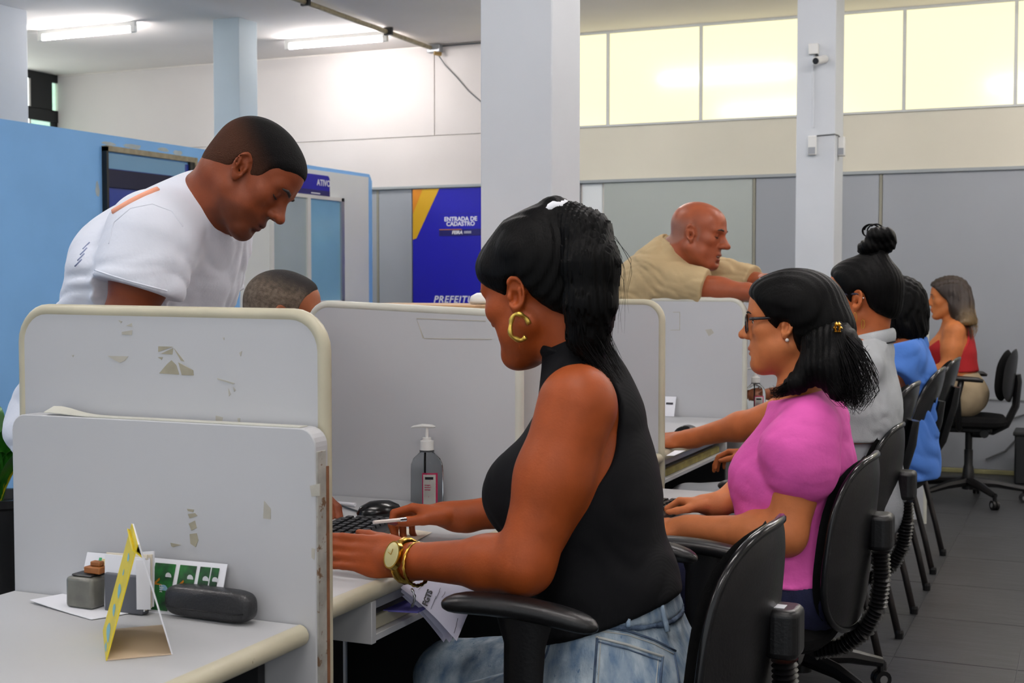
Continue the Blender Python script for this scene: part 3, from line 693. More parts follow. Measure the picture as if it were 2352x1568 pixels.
def task_chair(label, loc, rz):
    t = thing('task_chair', label, 'chair', loc, rz)
    seat_cushion(t, 0.505, 0.225, 0.22)
    back_plate(0.225, 0.735, 0.20, 0.145, -0.055, -0.005, 0.05, 0.10).build('back_cushion', M_fab, t, smooth='auto', world=False)
    back_plate(0.23, 0.735, 0.205, 0.15, -0.006, 0.02, 0.05, 0.10).build('back_shell', M_blk, t, smooth='auto', world=False)
    MB().tube([(0.255, 0, 0.74), (0.262, 0, 0.70), (0.25, 0, 0.56), (0.20, 0, 0.45), (0.13, 0, 0.41), (0.0, 0, 0.415)], 0.022, 10, flat=((0, 1, 0), 1.5)).build('back_bar', M_blk, t, smooth='auto', world=False)
    MB().tube([(0.09, -0.16, 0.41), (0.09, -0.10, 0.41)], 0.024, 12).build('tilt_knob', M_blk, t, smooth='auto', world=False)
    MB().tube([(0.02, 0.0, 0.40), (0.07, 0.0, 0.40)], 0.03, 10).build('tilt_housing', M_blk, t, smooth='auto', world=False)
    for s in (-1, 1):
        y = s * 0.27
        MB().tube([(-0.17, y, 0.715), (-0.08, y, 0.73), (0.06, y, 0.722), (0.085, y, 0.714)], [0.02, 0.032, 0.03, 0.016], 12, flat=((0, 0, 1), 0.5)).build('arm_pad', M_blk, t, smooth=True, world=False)
        MB().tube([(-0.03, y, 0.72), (-0.05, y, 0.62), (-0.04, y, 0.45), (-0.04, y - s * 0.13, 0.43)], 0.017, 10).build('arm_post', M_blk, t, smooth=True, world=False)
    star_base(t, r=0.31, rot=-1.05)
    return t
task_chair('black task chair with curved back bar under the woman in red', (-0.635, 8.06, 0), 0.03)
# visitors sit on simple chairs beyond the desks
cl = copy_thing(fc, (-2.36, 3.12, 0), math.pi, 'black visitor chair under the grey haired man')
# ------------------------------------------------------------------ wooden cabinet behind the second divider and the mouse on it
cb = thing('wooden_cabinet', 'light wooden cabinet whose top shows above the sloping divider', 'cabinet', (-1.62, 3.15, 0))
MB().box(-1.80, -1.42, 3.0, 3.3, 0.0, 1.185).build('body', M_wood, cb, bevel=0.003)
MB().box(-1.81, -1.41, 2.99, 3.31, 1.185, 1.205).build('top', M_wood, cb, bevel=0.003)
ms = thing('computer_mouse', 'white computer mouse lying on the wooden cabinet', 'mouse', (-1.455, 3.16, 1.205))
MB().lathe([(0.001, 0.030), (0.02, 0.029), (0.034, 0.021), (0.038, 0.009), (0.036, 0.001), (0.001, 0.0)], 20, (-1.455, 3.16, 1.2055), 1.0, 1.4).build('shell', M_whitepl, ms, smooth=True)
# ------------------------------------------------------------------ props on the cluttered desk
ZD = 0.7405
# leaflet leaning on the side panel
lf = thing('leaflet', 'white leaflet with four green pictures leaning on the worn side panel', 'leaflet', (-1.36, 1.69, ZD))
a, b = PY(199, 1268, 1.702), PY(521, 1296, 1.702)
def leaf(u, v, lift=0.0):
    p = a * (1 - u) + b * u
    z = ZD + (p[2] - ZD) * v
    return (p[0], 1.676 + 0.0275 * v - lift, z)
MB().sheet(lambda u, v: leaf(u, v), 12, 4, 0.001, (0, -1, 0)).build('sheet', M_paper, lf)
M_green = mat('green_print', (30, 110, 44), 0.5, var=(60, 0.5), col2=(16, 40, 26))
for (u0, u1) in ((0.51, 0.655), (0.685, 0.80), (0.825, 0.895), (0.905, 0.955)):
    pic = MB().sheet(lambda u, v: leaf(u0 + (u1 - u0) * u, 0.06 + 0.86 * v, 0.0013), 2, 2, 0.0006, (0, -1, 0)).build('picture', M_green, lf)
    uc = (u0 + u1) / 2
    for (cu, cv, rr_, mm) in ((0.75, 0.78, 0.006, M_txt), (0.65, 0.45, 0.008, mat('sky_print', (150, 190, 220), 0.5))):
        c = leaf(u0 + (u1 - u0) * cu, 0.10 + 0.76 * cv, 0.0018); c = np.array(c)
        MB().add([(c[0] + rr_ * math.cos(q), c[1], c[2] + rr_ * math.sin(q)) for q in np.linspace(0, 2 * math.pi, 12, endpoint=False)], [tuple(range(12))]).build('print_dot', mm, pic)
    if u1 - u0 > 0.1:
        o = np.array(leaf(u0 + 0.25 * (u1 - u0), 0.55, 0.002))
        text_on('lettering', 'V', 0.02, o, (0.3, 0, -1), (1, 0, 0.3), M_org, pic, extrude=0.0002, bold=0.0006)
        o = np.array(leaf(u0 + 0.55 * (u1 - u0), 0.42, 0.002))
        text_on('lettering', 'ther', 0.012, o, (0, 0, -1), (1, 0, 0), M_txt, pic, extrude=0.0002)
for (u0, u1, v0, v1, mm) in ((0.10, 0.12, 0.45, 0.92, mat('green_stripe', (70, 170, 110), 0.5)), (0.125, 0.165, 0.5, 0.9, mat('peach_print', (226, 206, 150), 0.5)), (0.05, 0.065, 0.4, 0.6, mat('indigo_print', (90, 90, 190), 0.5)), (0.06, 0.075, 0.7, 0.8, mat('crimson_print', (170, 50, 60), 0.5))):
    MB().sheet(lambda u, v: leaf(u0 + (u1 - u0) * u, v0 + (v1 - v0) * v, 0.0013), 2, 2, 0.0005, (0, -1, 0)).build('print_block', mm, lf)
# loose paper sheet
q0, q1, q2, q3 = PZ(68, 1385, ZD), PZ(210, 1424, ZD), PZ(330, 1404, ZD), PZ(160, 1362, ZD)
def sheetfn(u, v):
    p = (q0 * (1 - u) + q1 * u) * (1 - v) + (q3 * (1 - u) + q2 * u) * v
    return (p[0], p[1], ZD + 0.0016 + 0.004 * (1 - u) ** 2 * (1 - v))
tag(MB().sheet(sheetfn, 8, 6, 0.0008).build('paper_sheet', M_paper, smooth='auto'), 'loose white sheet lying under the grey clip box on the desk', 'paper')
# grey translucent clip box
bx = thing('clip_box', 'smoky grey plastic cube box standing on the loose sheet', 'box', (-1.47, 1.64, ZD))
M_smoke = mat('smoky_plastic', (104, 104, 96), 0.3, var=(40, 0.2), coat=0.3)
ca = PZ(160, 1391, ZD + 0.002); cbx = PZ(222, 1397, ZD + 0.002)
MB().box(ca[0], cbx[0] + 0.003, ca[1] - 0.01, ca[1] + 0.045, ZD + 0.0022, ZD + 0.052).build('body', M_smoke, bx, bevel=0.006)
MB().box(ca[0] + 0.008, cbx[0] - 0.004, ca[1] - 0.004, ca[1] + 0.038, ZD + 0.0521, ZD + 0.056).build('lid', M_dark, bx, bevel=0.002)
M_oak = mat('varnished_wood', (150, 92, 44), 0.5, var=(20, 0.25))
st = thing('stamp_handle', 'small brown wooden stamp resting on the grey clip box', 'stamp', (-1.45, 1.65, 0.797))
sp = PY(224, 1322, ca[1] + 0.015)
MB().box(sp[0] - 0.018, sp[0] + 0.014, sp[1] - 0.012, sp[1] + 0.010, 0.7972, 0.808).build('base', M_oak, st, bevel=0.002)
MB().box(sp[0] - 0.010, sp[0] + 0.010, sp[1] - 0.006, sp[1] + 0.006, 0.808, 0.816).build('grip', M_oak, st, bevel=0.002)
# card holder with a wad of papers
ch = thing('card_holder', 'dark grey card holder stuffed with white slips behind the tent sign', 'holder', (-1.38, 1.62, ZD))
h0, h1 = PZ(243, 1402, ZD), PZ(338, 1410, ZD)
yh = (h0[1] + h1[1]) / 2 + 0.0
MB().box(h0[0], h1[0], yh - 0.008, yh + 0.010, ZD, ZD + 0.062).build('holder', mat('grey_plastic', (86, 88, 94), 0.5), ch, bevel=0.003)
for k in range(5):
    ang = 0.03 * k
    MB().sheet(lambda u, v: (h0[0] - 0.002 + (h1[0] - h0[0] + 0.004 + 0.002 * k) * u, yh - 0.005 + 0.003 * k + 0.003 * v, ZD + 0.006 + (0.084 + 0.004 * math.sin(k * 2.1)) * v + ang * 0.10 * (u - 0.5)), 4, 3, 0.002, (0, -1, 0)).build('paper_slip', M_paperb if k % 2 else M_paper, ch)
MB().sheet(lambda u, v: (h1[0] - 0.008 + 0.020 * u, yh - 0.011 + 0.008 * u, ZD + 0.010 + 0.078 * v), 5, 8, 0.0015, (0, -1, 0)).build('torn_slip', M_paper, ch)
# spectacles case
gc = thing('spectacles_case', 'black hard spectacles case lying on the desk by the leaflet', 'case', (-1.26, 1.63, ZD))
e0 = PZ(372, 1412, ZD); e1 = PZ(560, 1437, ZD)
dirx = (e1 - e0); L = np.linalg.norm(dirx[:2]); dx = dirx / L; dy = np.array([-dx[1], dx[0], 0])
def cf(u, a):
    e = (1 - abs(2 * u - 1) ** 7) ** 0.35
    w, hgt = 0.020 * (0.75 + 0.25 * e), 0.0245 * (0.8 + 0.2 * e)
    c, s = math.cos(a), math.sin(a); n = 3.4
    q = (abs(c) ** n + abs(s) ** n) ** (-1 / n)
    p = e0 + dx * (0.002 + (L + 0.01) * u) + dy * (0.012 + e * w * q * c) + np.array([0, 0, 0.0255 + e * hgt * q * s])
    return p
us = (1 - np.cos(np.linspace(0.0, math.pi, 29))) / 2
vs = [cf(u, a) for u in us for a in np.linspace(0, 2 * math.pi, 28, endpoint=False)]
fs = [(i * 28 + k, i * 28 + (k + 1) % 28, (i + 1) * 28 + (k + 1) % 28, (i + 1) * 28 + k) for i in range(28) for k in range(28)]
M_case = mat('case_leatherette', (26, 27, 30), 0.42, bump=(300, 0.3), coat=0.15)
MB().add(vs, fs).build('shell', M_case, gc, smooth='auto')
seam = [cf(u, math.pi + 0.35) for u in np.linspace(0.06, 0.94, 24)]
MB().tube([p - dy * 0.0004 for p in seam], 0.0009, 6).build('lid_seam', M_blkg, gc)
# tent sign
ts = thing('tent_sign', 'yellow folded card tent sign with blue figures standing on the desk', 'sign', (-1.23, 1.5, ZD))
FL, FR = PZ(246, 1517, ZD), PZ(394, 1503, ZD)
BL = PZ(238, 1441, ZD); ax = (BL - FL) * 0.9; BR = FR + ax
ap = (FL + FR) / 2 + np.array([0, 0, 0.158]) + (FR - FL) * 0.0; apb = ap + ax
M_yelc = mat('yellow_card', (222, 200, 40), 0.5, var=(14, 0.08))
M_cyan = mat('blue_ink', (120, 180, 190), 0.5)
M_tan = mat('card_inside', (206, 184, 156), 0.6, var=(5, 0.05))
def quad(p, q, r, s, th, name, m, parent, nx=6, ny=6, bend=None):
    p, q, r, s = map(np.array, (p, q, r, s)); nrm = np.cross(q - p, s - p); nrm = nrm / np.linalg.norm(nrm)
    def fn(u, v):
        w = (p * (1 - u) + q * u) * (1 - v) + (s * (1 - u) + r * u) * v
        return w + nrm * (bend(u, v) if bend else 0)
    return MB().sheet(fn, nx, ny, th, nrm).build(name, m, parent, smooth='auto')
lf_ = quad(FL, FL + ax, apb, ap, 0.0018, 'yellow_face', M_yelc, ts)
quad(FR, ap, apb, FR + ax, 0.0018, 'white_face', M_paper, ts)
quad(FL + (0, 0, 0.0015), FR + (0, 0, 0.0015), BR + (0, 0, 0.0015), FL + ax + (0, 0, 0.0015), 0.0014, 'base_flap', M_tan, ts, bend=lambda u, v: 0.006 * math.sin(math.pi * v) * math.sin(math.pi * u))
rdg = np.array([0, 0, 0.006])
quad(ap - (FR - FL) * 0.08 - rdg, ap + (FR - FL) * 0.08 - rdg * 3, apb + (FR - FL) * 0.08 - rdg * 3, apb - (FR - FL) * 0.08 - rdg, 0.002, 'fold_strip', M_yelc, ts)
nl = np.cross(ax, ap - FL); nl /= np.linalg.norm(nl)
if nl[0] > 0: nl = -nl
for k, (u, v, ru, rv) in enumerate(((0.42, 0.80, 0.10, 0.035), (0.42, 0.50, 0.16, 0.06), (0.44, 0.33, 0.14, 0.05), (0.42, 0.14, 0.22, 0.07), (0.30, 0.04, 0.12, 0.03), (0.5, 0.65, 0.06, 0.03))):
    pts = []
    for q in np.linspace(0, 2 * math.pi, 14, endpoint=False):
        uu, vv = u + ru * math.cos(q) * (1 + 0.25 * math.sin(3 * q + k)), max(0.01, v + rv * math.sin(q) * (1 + 0.2 * math.cos(2 * q)))
        pts.append(FL + ax * uu + (ap - FL) * vv + nl * 0.0022)
    MB().add(pts, [tuple(range(14))]).build('printed_figure', M_cyan, lf_)
# ------------------------------------------------------------------ sanitizer bottles
def sanitizer(cx, cy, z0, label, s=1.0):
    t = thing('sanitizer_bottle', label, 'bottle', (cx, cy, z0), group='pump bottles of hand sanitizer')
    prof = [(0.001, 0.0), (0.036, 0.0), (0.040, 0.004), (0.040, 0.085), (0.039, 0.098), (0.033, 0.112), (0.022, 0.122), (0.0155, 0.128), (0.0155, 0.137), (0.001, 0.137)]
    MB().lathe([(r * s, z * s) for r, z in prof], 32, (cx, cy, z0), 1.0, 0.72).build('bottle', M_gel, t, smooth='auto')
    MB().lathe([(0.0172 * s, 0.128 * s), (0.0172 * s, 0.131 * s)], 24, (cx, cy, z0)).build('neck_ring', mat('neck_ring', (70, 72, 74), 0.3), t)
    MB().lathe([(0.001, 0.132 * s), (0.0165 * s, 0.132 * s), (0.0165 * s, 0.153 * s), (0.0105 * s, 0.155 * s), (0.0105 * s, 0.161 * s), (0.001, 0.161 * s)], 24, (cx, cy, z0)).build('collar', M_whitepl, t, smooth='auto')
    MB().lathe([(0.0042 * s, 0.158 * s), (0.0042 * s, 0.184 * s)], 12, (cx, cy, z0)).build('pump_stem', M_whitepl, t, smooth='auto')
    d = np.array([-0.92, -0.40, 0]); 
    c = np.array([cx, cy, z0 + 0.187 * s])
    MB().tube([c - d * 0.020 * s - (0, 0, 0.001), c - d * 0.012 * s, c + d * 0.010 * s + (0, 0, 0.0015), c + d * 0.030 * s - (0, 0, 0.001), c + d * 0.036 * s - (0, 0, 0.003)], [0.003 * s, 0.0085 * s, 0.009 * s, 0.006 * s, 0.004 * s], 12, flat=((0, 0, 1), 0.5)).build('pump_head', M_whitepl, t, smooth=True)
    MB().lathe([(0.0025 * s, 0.01 * s), (0.0025 * s, 0.13 * s)], 8, (cx - 0.004 * s, cy, z0)).build('dip_tube', M_whitepl, t)
    def lab(u, v, off=0.0):
        q = -1.50 + 0.98 * u
        return (cx + (0.0408 + off) * s * math.cos(q), cy + 0.72 * (0.0412 + off) * s * math.sin(q), z0 + s * (0.006 + 0.076 * v))
    M_pink = MATS.get('label_pink') or mat('label_pink', (196, 40, 92), 0.5)
    M_labw = MATS.get('label_white') or mat('label_white', (206, 206, 200), 0.5, spots=(160, 0.62, (196, 70, 110)))
    lb = MB().sheet(lambda u, v: lab(u, v), 14, 4, 0.0).build('label', M_pink, t, smooth=True)
    MB().sheet(lambda u, v: lab(0.07 + 0.78 * u, 0.0 + 0.95 * v, 0.0005), 14, 4, 0.0).build('label_panel', M_labw, lb, smooth=True)
    MB().sheet(lambda u, v: lab(0.18 + 0.5 * u, 0.80 + 0.08 * v, 0.001), 6, 2, 0.0).build('label_print', M_ink, lb)
    for k in range(3):
        MB().sheet(lambda u, v: lab(0.15 + 0.35 * u, 0.62 - 0.07 * k + 0.02 * v, 0.001), 6, 2, 0.0).build('label_print', M_pink, lb)
    return t
sanitizer(-1.412, 2.742, 0.7405, 'clear pump bottle of hand sanitizer beside the sloping divider', 1.0)
pb = PY(1735, 945, 5.12)
sanitizer(pb[0], 5.12, 0.7405, 'clear pump bottle of hand sanitizer past the divider the bald man leans on', 1.0)
# ------------------------------------------------------------------ desk of the woman in black
def keyboard(cx, cy, z0, rz, label, nrow=5, ncol=16):
    t = thing('keyboard', label, 'keyboard', (cx, cy, z0), rz, 'black keyboards on the desks')
    MB().box(-0.075, 0.075, -0.215, 0.215, 0.0, 0.014).build('body', M_blk, t, bevel=0.004, world=False)
    me = MB().add([(-0.008, -0.0082, 0), (0.008, -0.0082, 0), (0.008, 0.0082, 0), (-0.008, 0.0082, 0), (-0.0062, -0.0066, 0.007), (0.0062, -0.0066, 0.007), (0.0062, 0.0066, 0.007), (-0.0062, 0.0066, 0.007)],
                  [(4, 5, 6, 7), (0, 1, 5, 4), (1, 2, 6, 5), (2, 3, 7, 6), (3, 0, 4, 7)]).mesh('key')
    me.materials.append(M_blkg)
    for i in range(nrow):
        for j in range(ncol):
            k = bpy.data.objects.new('key', me); COL.objects.link(k); k.parent = t
            k.location = (-0.044 + 0.0215 * i, -0.196 + 0.0258 * j + 0.006 * (i % 2), 0.0135)
            k.scale = (1, 1.25, 1)
    return t
keyboard(-1.375, 2.27, 0.741, 0.16, 'black keyboard under the hands of the woman in black')
def black_mouse(p, rz, label):
    t = thing('computer_mouse', label, 'mouse', p, rz, 'black computer mice')
    MB().lathe([(0.001, 0.036), (0.014, 0.034), (0.026, 0.024), (0.031, 0.010), (0.030, 0.001), (0.001, 0.0)], 20, (0, 0, 0), 1.75, 1.0).build('shell', M_blkg, t, smooth=True, world=False)
    MB().tube([(-0.046, 0, 0.016), (-0.01, 0, 0.0345)], 0.0014, 6).build('button_gap', M_dark, t, world=False)
    return t
mp_ = PZ(872, 1176, 0.75)
black_mouse((mp_[0], mp_[1], 0.741), 0.9, 'black mouse between the keyboard and the hand of the woman in black')
tag(MB().tube([PZ(x, y, 0.7435) for x, y in ((845, 1180), (822, 1174), (798, 1166), (776, 1158), (740, 1152), (690, 1150))], 0.0022, 6).build('mouse_cable', M_blk, smooth=True), 'thin black mouse cable curving over the desk behind the keyboard', 'cable')
tag(MB().tube([PZ(816, 1159, 0.7455), PZ(768, 1154, 0.7455), PZ(730, 1151, 0.7455)], [0.0045, 0.004, 0.004], 8).build('marker_pen', M_paper, smooth='auto'), 'white marker pen lying on the desk by the mouse cable', 'pen')
def flat_sheet(name, label, cat, pix, z, m, th=0.0006, curl=0.0, group=None):
    c = [PZ(x, y, z) for x, y in pix]
    o = MB().sheet(lambda u, v: ((c[0] * (1 - u) + c[1] * u) * (1 - v) + (c[3] * (1 - u) + c[2] * u) * v) + np.array([0, 0, curl * u * u]), 6, 4, th).build(name, m, smooth='auto')
    return tag(o, label, cat, group)
flat_sheet('note_card', 'cream note card under the fingers of the woman in black', 'card', [(870, 1232), (928, 1212), (992, 1222), (948, 1246)], 0.743, M_paperb)
flat_sheet('paper_sheet', 'white paper lying on the desk beside the gold watch', 'paper', [(905, 1262), (960, 1241), (1035, 1262), (985, 1285)], 0.7425, M_paper)
# stack of forms hanging over the desk edge
fm = thing('form_sheets', 'white FGTS form sheets hanging over the desk edge below the forearm', 'paper', (-1.12, 2.2, 0.742))
for k in range(3):
    T1, T2 = PY(862 - 3 * k, 1310 + 2 * k, 2.07), PY(1112, 1292, 2.26)
    B1 = PY((1049, 1034, 1022)[k], (1472, 1474, 1471)[k], 2.15 + 0.012 * k); B2 = PY((1069, 1062, 1050)[k], (1423, 1424, 1426)[k], 2.21 + 0.014 * k)
    def hang(u, v):
        p = (T1 * (1 - u) + T2 * u) * (1 - v) + (B1 * (1 - u) + B2 * u) * v
        return p + np.array([0.010, -0.006, 0.008]) * math.sin(math.pi * v) + np.array([-0.004, 0.006, -0.003]) * k * (0.4 + v)
    sh = MB().sheet(hang, 8, 14, 0.0006, (0.4, -0.9, 0.1)).build('sheet', mat('form_paper_%s' % 'abc'[k], (222, 220, 238), 0.7), fm, smooth='auto')
    if k == 0:
        def onp(px, py):
            best = min(((np.array(hang(u, v)) for u in np.linspace(0, 1, 31) for v in np.linspace(0, 1, 31))), key=lambda q: np.linalg.norm(np.cross(q - EYE, pray(px, py))) / np.linalg.norm(q - EYE))
            w = EYE - best; return best + w / np.linalg.norm(w) * 0.0025
        o, o1 = onp(984, 1376), onp(991, 1352)
        xd = o1 - o; yd = np.cross(EYE - o, xd)
        text_on('lettering', 'FGTS', 0.0145, o, xd, yd, M_ink, sh, bold=0.0006, extrude=0.0003, shear=0.15)
        for (x0, y0, x1, y1) in ((962, 1356, 972, 1340), (1000, 1374, 1012, 1348), (1016, 1370, 1022, 1356), (988, 1396, 1000, 1366), (1040, 1452, 1052, 1420), (948, 1352, 954, 1342)):
            MB().tube([onp(x0, y0), onp((x0 + x1) / 2, (y0 + y1) / 2), onp(x1, y1)], 0.0004, 4).build('printed_line', M_ink, sh)
flat_sheet('folder', 'lilac folder lying in the shelf under the desk', 'folder', [(880, 1400), (930, 1378), (1000, 1382), (960, 1404)], 0.672, M_lilac, 0.003)
# ------------------------------------------------------------------ desk items of the pink and grey women
keyboard(-1.06, 3.26, 0.656, -0.05, 'black keyboard on the pulled out tray of the woman in pink')
p = PZ(1577, 1005, 0.741)
bm_ = thing('tape_dispenser', 'glossy black rounded tape dispenser on the desk of the woman with the bun', 'dispenser', (p[0], p[1], 0.741))
MB().prism([(p[0] + 0.045 * math.cos(q), 0.741 + 0.042 * max(0, math.sin(q))) for q in np.linspace(0, math.pi, 16)], 1, p[1] - 0.02, p[1] + 0.03).build('body', M_blkg, bm_, bevel=0.006)
MB().prism([(p[0] + 0.030 * math.cos(q), 0.745 + 0.026 * max(0, math.sin(q))) for q in np.linspace(0, math.pi, 12)], 1, p[1] - 0.0215, p[1] + 0.0315).build('side_cap', M_blk, bm_)
pp = thing('price_slip', 'white printed slip propped against the divider by the tape dispenser', 'paper', (-1.5, 4.98, 0.741))
x0, x1 = PY(1522, 960, 4.97)[0], PY(1549, 960, 4.97)[0]
MB().sheet(lambda u, v: (x0 + (x1 - x0) * u, 4.965 + 0.03 * v, 0.742 + 0.075 * v), 3, 3, 0.0008, (0, -1, 0)).build('sheet', M_paper, pp)
MB().sheet(lambda u, v: (x0 + (x1 - x0) * (0.2 + 0.6 * u), 4.9635 + 0.03 * (0.6 + 0.1 * v), 0.742 + 0.075 * (0.6 + 0.1 * v)), 2, 2, 0.0004, (0, -1, 0)).build('printed_line', M_ink, pp)
flat_sheet('paper_sheet', 'white paper strip on the desk under the wrist of the woman with the bun', 'paper', [(1530, 1046), (1550, 1034), (1575, 1034), (1548, 1046)], 0.7425, M_paper)
# ------------------------------------------------------------------ potted plant by the visitors' side
pl = thing('potted_plant', 'leafy green plant in a black pot standing near the blue wall', 'plant', (-4.05, 4.08, 0))
bx_, by_ = -4.06, 4.08
MB().lathe([(0.001, 0.0), (0.13, 0.0), (0.15, 0.02), (0.175, 0.36), (0.185, 0.37), (0.185, 0.40), (0.16, 0.40), (0.15, 0.36), (0.001, 0.36)], 24, (bx_, by_, 0)).build('pot', M_dark, pl, smooth='auto')
M_leaf = mat('leaf', (44, 120, 26), 0.4, var=(8, 0.4), col2=(24, 70, 18), coat=0.2)
M_leafy = mat('leaf_yellow', (190, 178, 30), 0.4, var=(8, 0.2))
for k in range(16):
    a = k * 2.4 + 0.3; hgt = 0.22 + 0.20 * ((k * 37) % 10) / 10; out = 0.10 + 0.17 * ((k * 53) % 10) / 10
    c, s = math.cos(a), math.sin(a)
    def lfn(u, v):
        w = 0.045 * math.sin(math.pi * min(1, 0.08 + 0.92 * v)) ** 0.8 * (2 * u - 1)
        r = out * v ** 1.4; z = 0.36 + hgt * math.sin(v * 1.9) / math.sin(1.9) if v < 2 else 0
        return (bx_ + c * r - s * w, by_ + s * r + c * w, z - 0.25 * abs(w))
    MB().sheet(lfn, 5, 12, 0.001).build('leaf', M_leafy if k % 8 == 3 else M_leaf, pl, smooth='auto')
# ------------------------------------------------------------------ people: bodies as one continuous surface grown from rounded limbs
BIG = np.float32(9.0)
def A3(*v): return np.array(v, np.float32)
def smin(a, b, k):
    h = np.maximum(k - np.abs(a - b), 0.0) / k
    return np.minimum(a, b) - h * h * (k * 0.25)
def smax(a, b, k): return -smin(-a, -b, k)
def d_cone(p, a, b, ra, rb):
    ab = b - a; L = float(ab @ ab) + 1e-12
    q = p - a; t = np.clip(q @ ab / L, 0, 1)
    q = q - t[:, None] * ab
    return np.sqrt((q * q).sum(1)) - (ra + (rb - ra) * t)
def d_ell(p, c, r, R):
    q = p - c
    if R is not None: q = q @ R.T
    u = q / r; k0 = np.sqrt((u * u).sum(1)); w = u / r; k1 = np.sqrt((w * w).sum(1)) + 1e-9
    return k0 * (k0 - 1.0) / k1
def cone(a, b, ra, rb, k=0.02):
    a = np.array(a, np.float32); b = np.array(b, np.float32); c = (a + b) / 2
    return (lambda p: d_cone(p, a, b, ra, rb), c, float(np.linalg.norm(a - b)) / 2 + max(ra, rb), k, 1)
def ell(c, r, R=None, k=0.02, op=1):
    c = np.array(c, np.float32); r = np.array(r, np.float32); R = None if R is None else np.array(R, np.float32)
    return (lambda p: d_ell(p, c, r, R), c, float(r.max()), k, op)
def grp(prims, k=0.02, off=0.0):
    lo = np.min([q[1] - q[2] for q in prims if q[4] > 0], axis=0); hi = np.max([q[1] + q[2] for q in prims if q[4] > 0], axis=0)
    c = ((lo + hi) / 2).astype(np.float32)
    return (lambda p: ev(prims, p) - off, c, float(np.linalg.norm(hi - lo)) / 2 + off, k, 1)
def chain(pts, rad, lvec, ratio, k=0.06):
    """torso: rounded chain, wider along lvec by 1/ratio"""
    l = np.array(lvec, float); l /= np.linalg.norm(l)
    S = (np.eye(3) + (ratio - 1.0) * np.outer(l, l)).astype(np.float32)
    P = [np.array(q, np.float32) @ S for q in pts]
    def f(p):
        q = p @ S; d = None
        for i in range(len(P) - 1):
            e = d_cone(q, P[i], P[i + 1], rad[i], rad[i + 1])
            d = e if d is None else smin(d, e, k)
        return d
    pts = [np.array(q, np.float32) for q in pts]; c = np.mean(pts, axis=0)
    R = max(float(np.linalg.norm(q - c)) + r / ratio for q, r in zip(pts, rad))
    return (f, c, R, 0.03, 1)
def ev(prims, p):
    d = np.full(len(p), BIG, np.float32)
    for f, c, R, k, op in prims:
        q = p - c
        m = (q * q).sum(1) < (R + 0.07 + k) ** 2
        if not m.any(): continue
        x = f(p[m]).astype(np.float32)
        d[m] = smin(d[m], x, k) if op > 0 else smax(d[m], -x, k)
    return d
def bounds(prims):
    lo = np.min([q[1] - q[2] for q in prims if q[4] > 0], axis=0); hi = np.max([q[1] + q[2] for q in prims if q[4] > 0], axis=0)
    return lo - 0.03, hi + 0.03
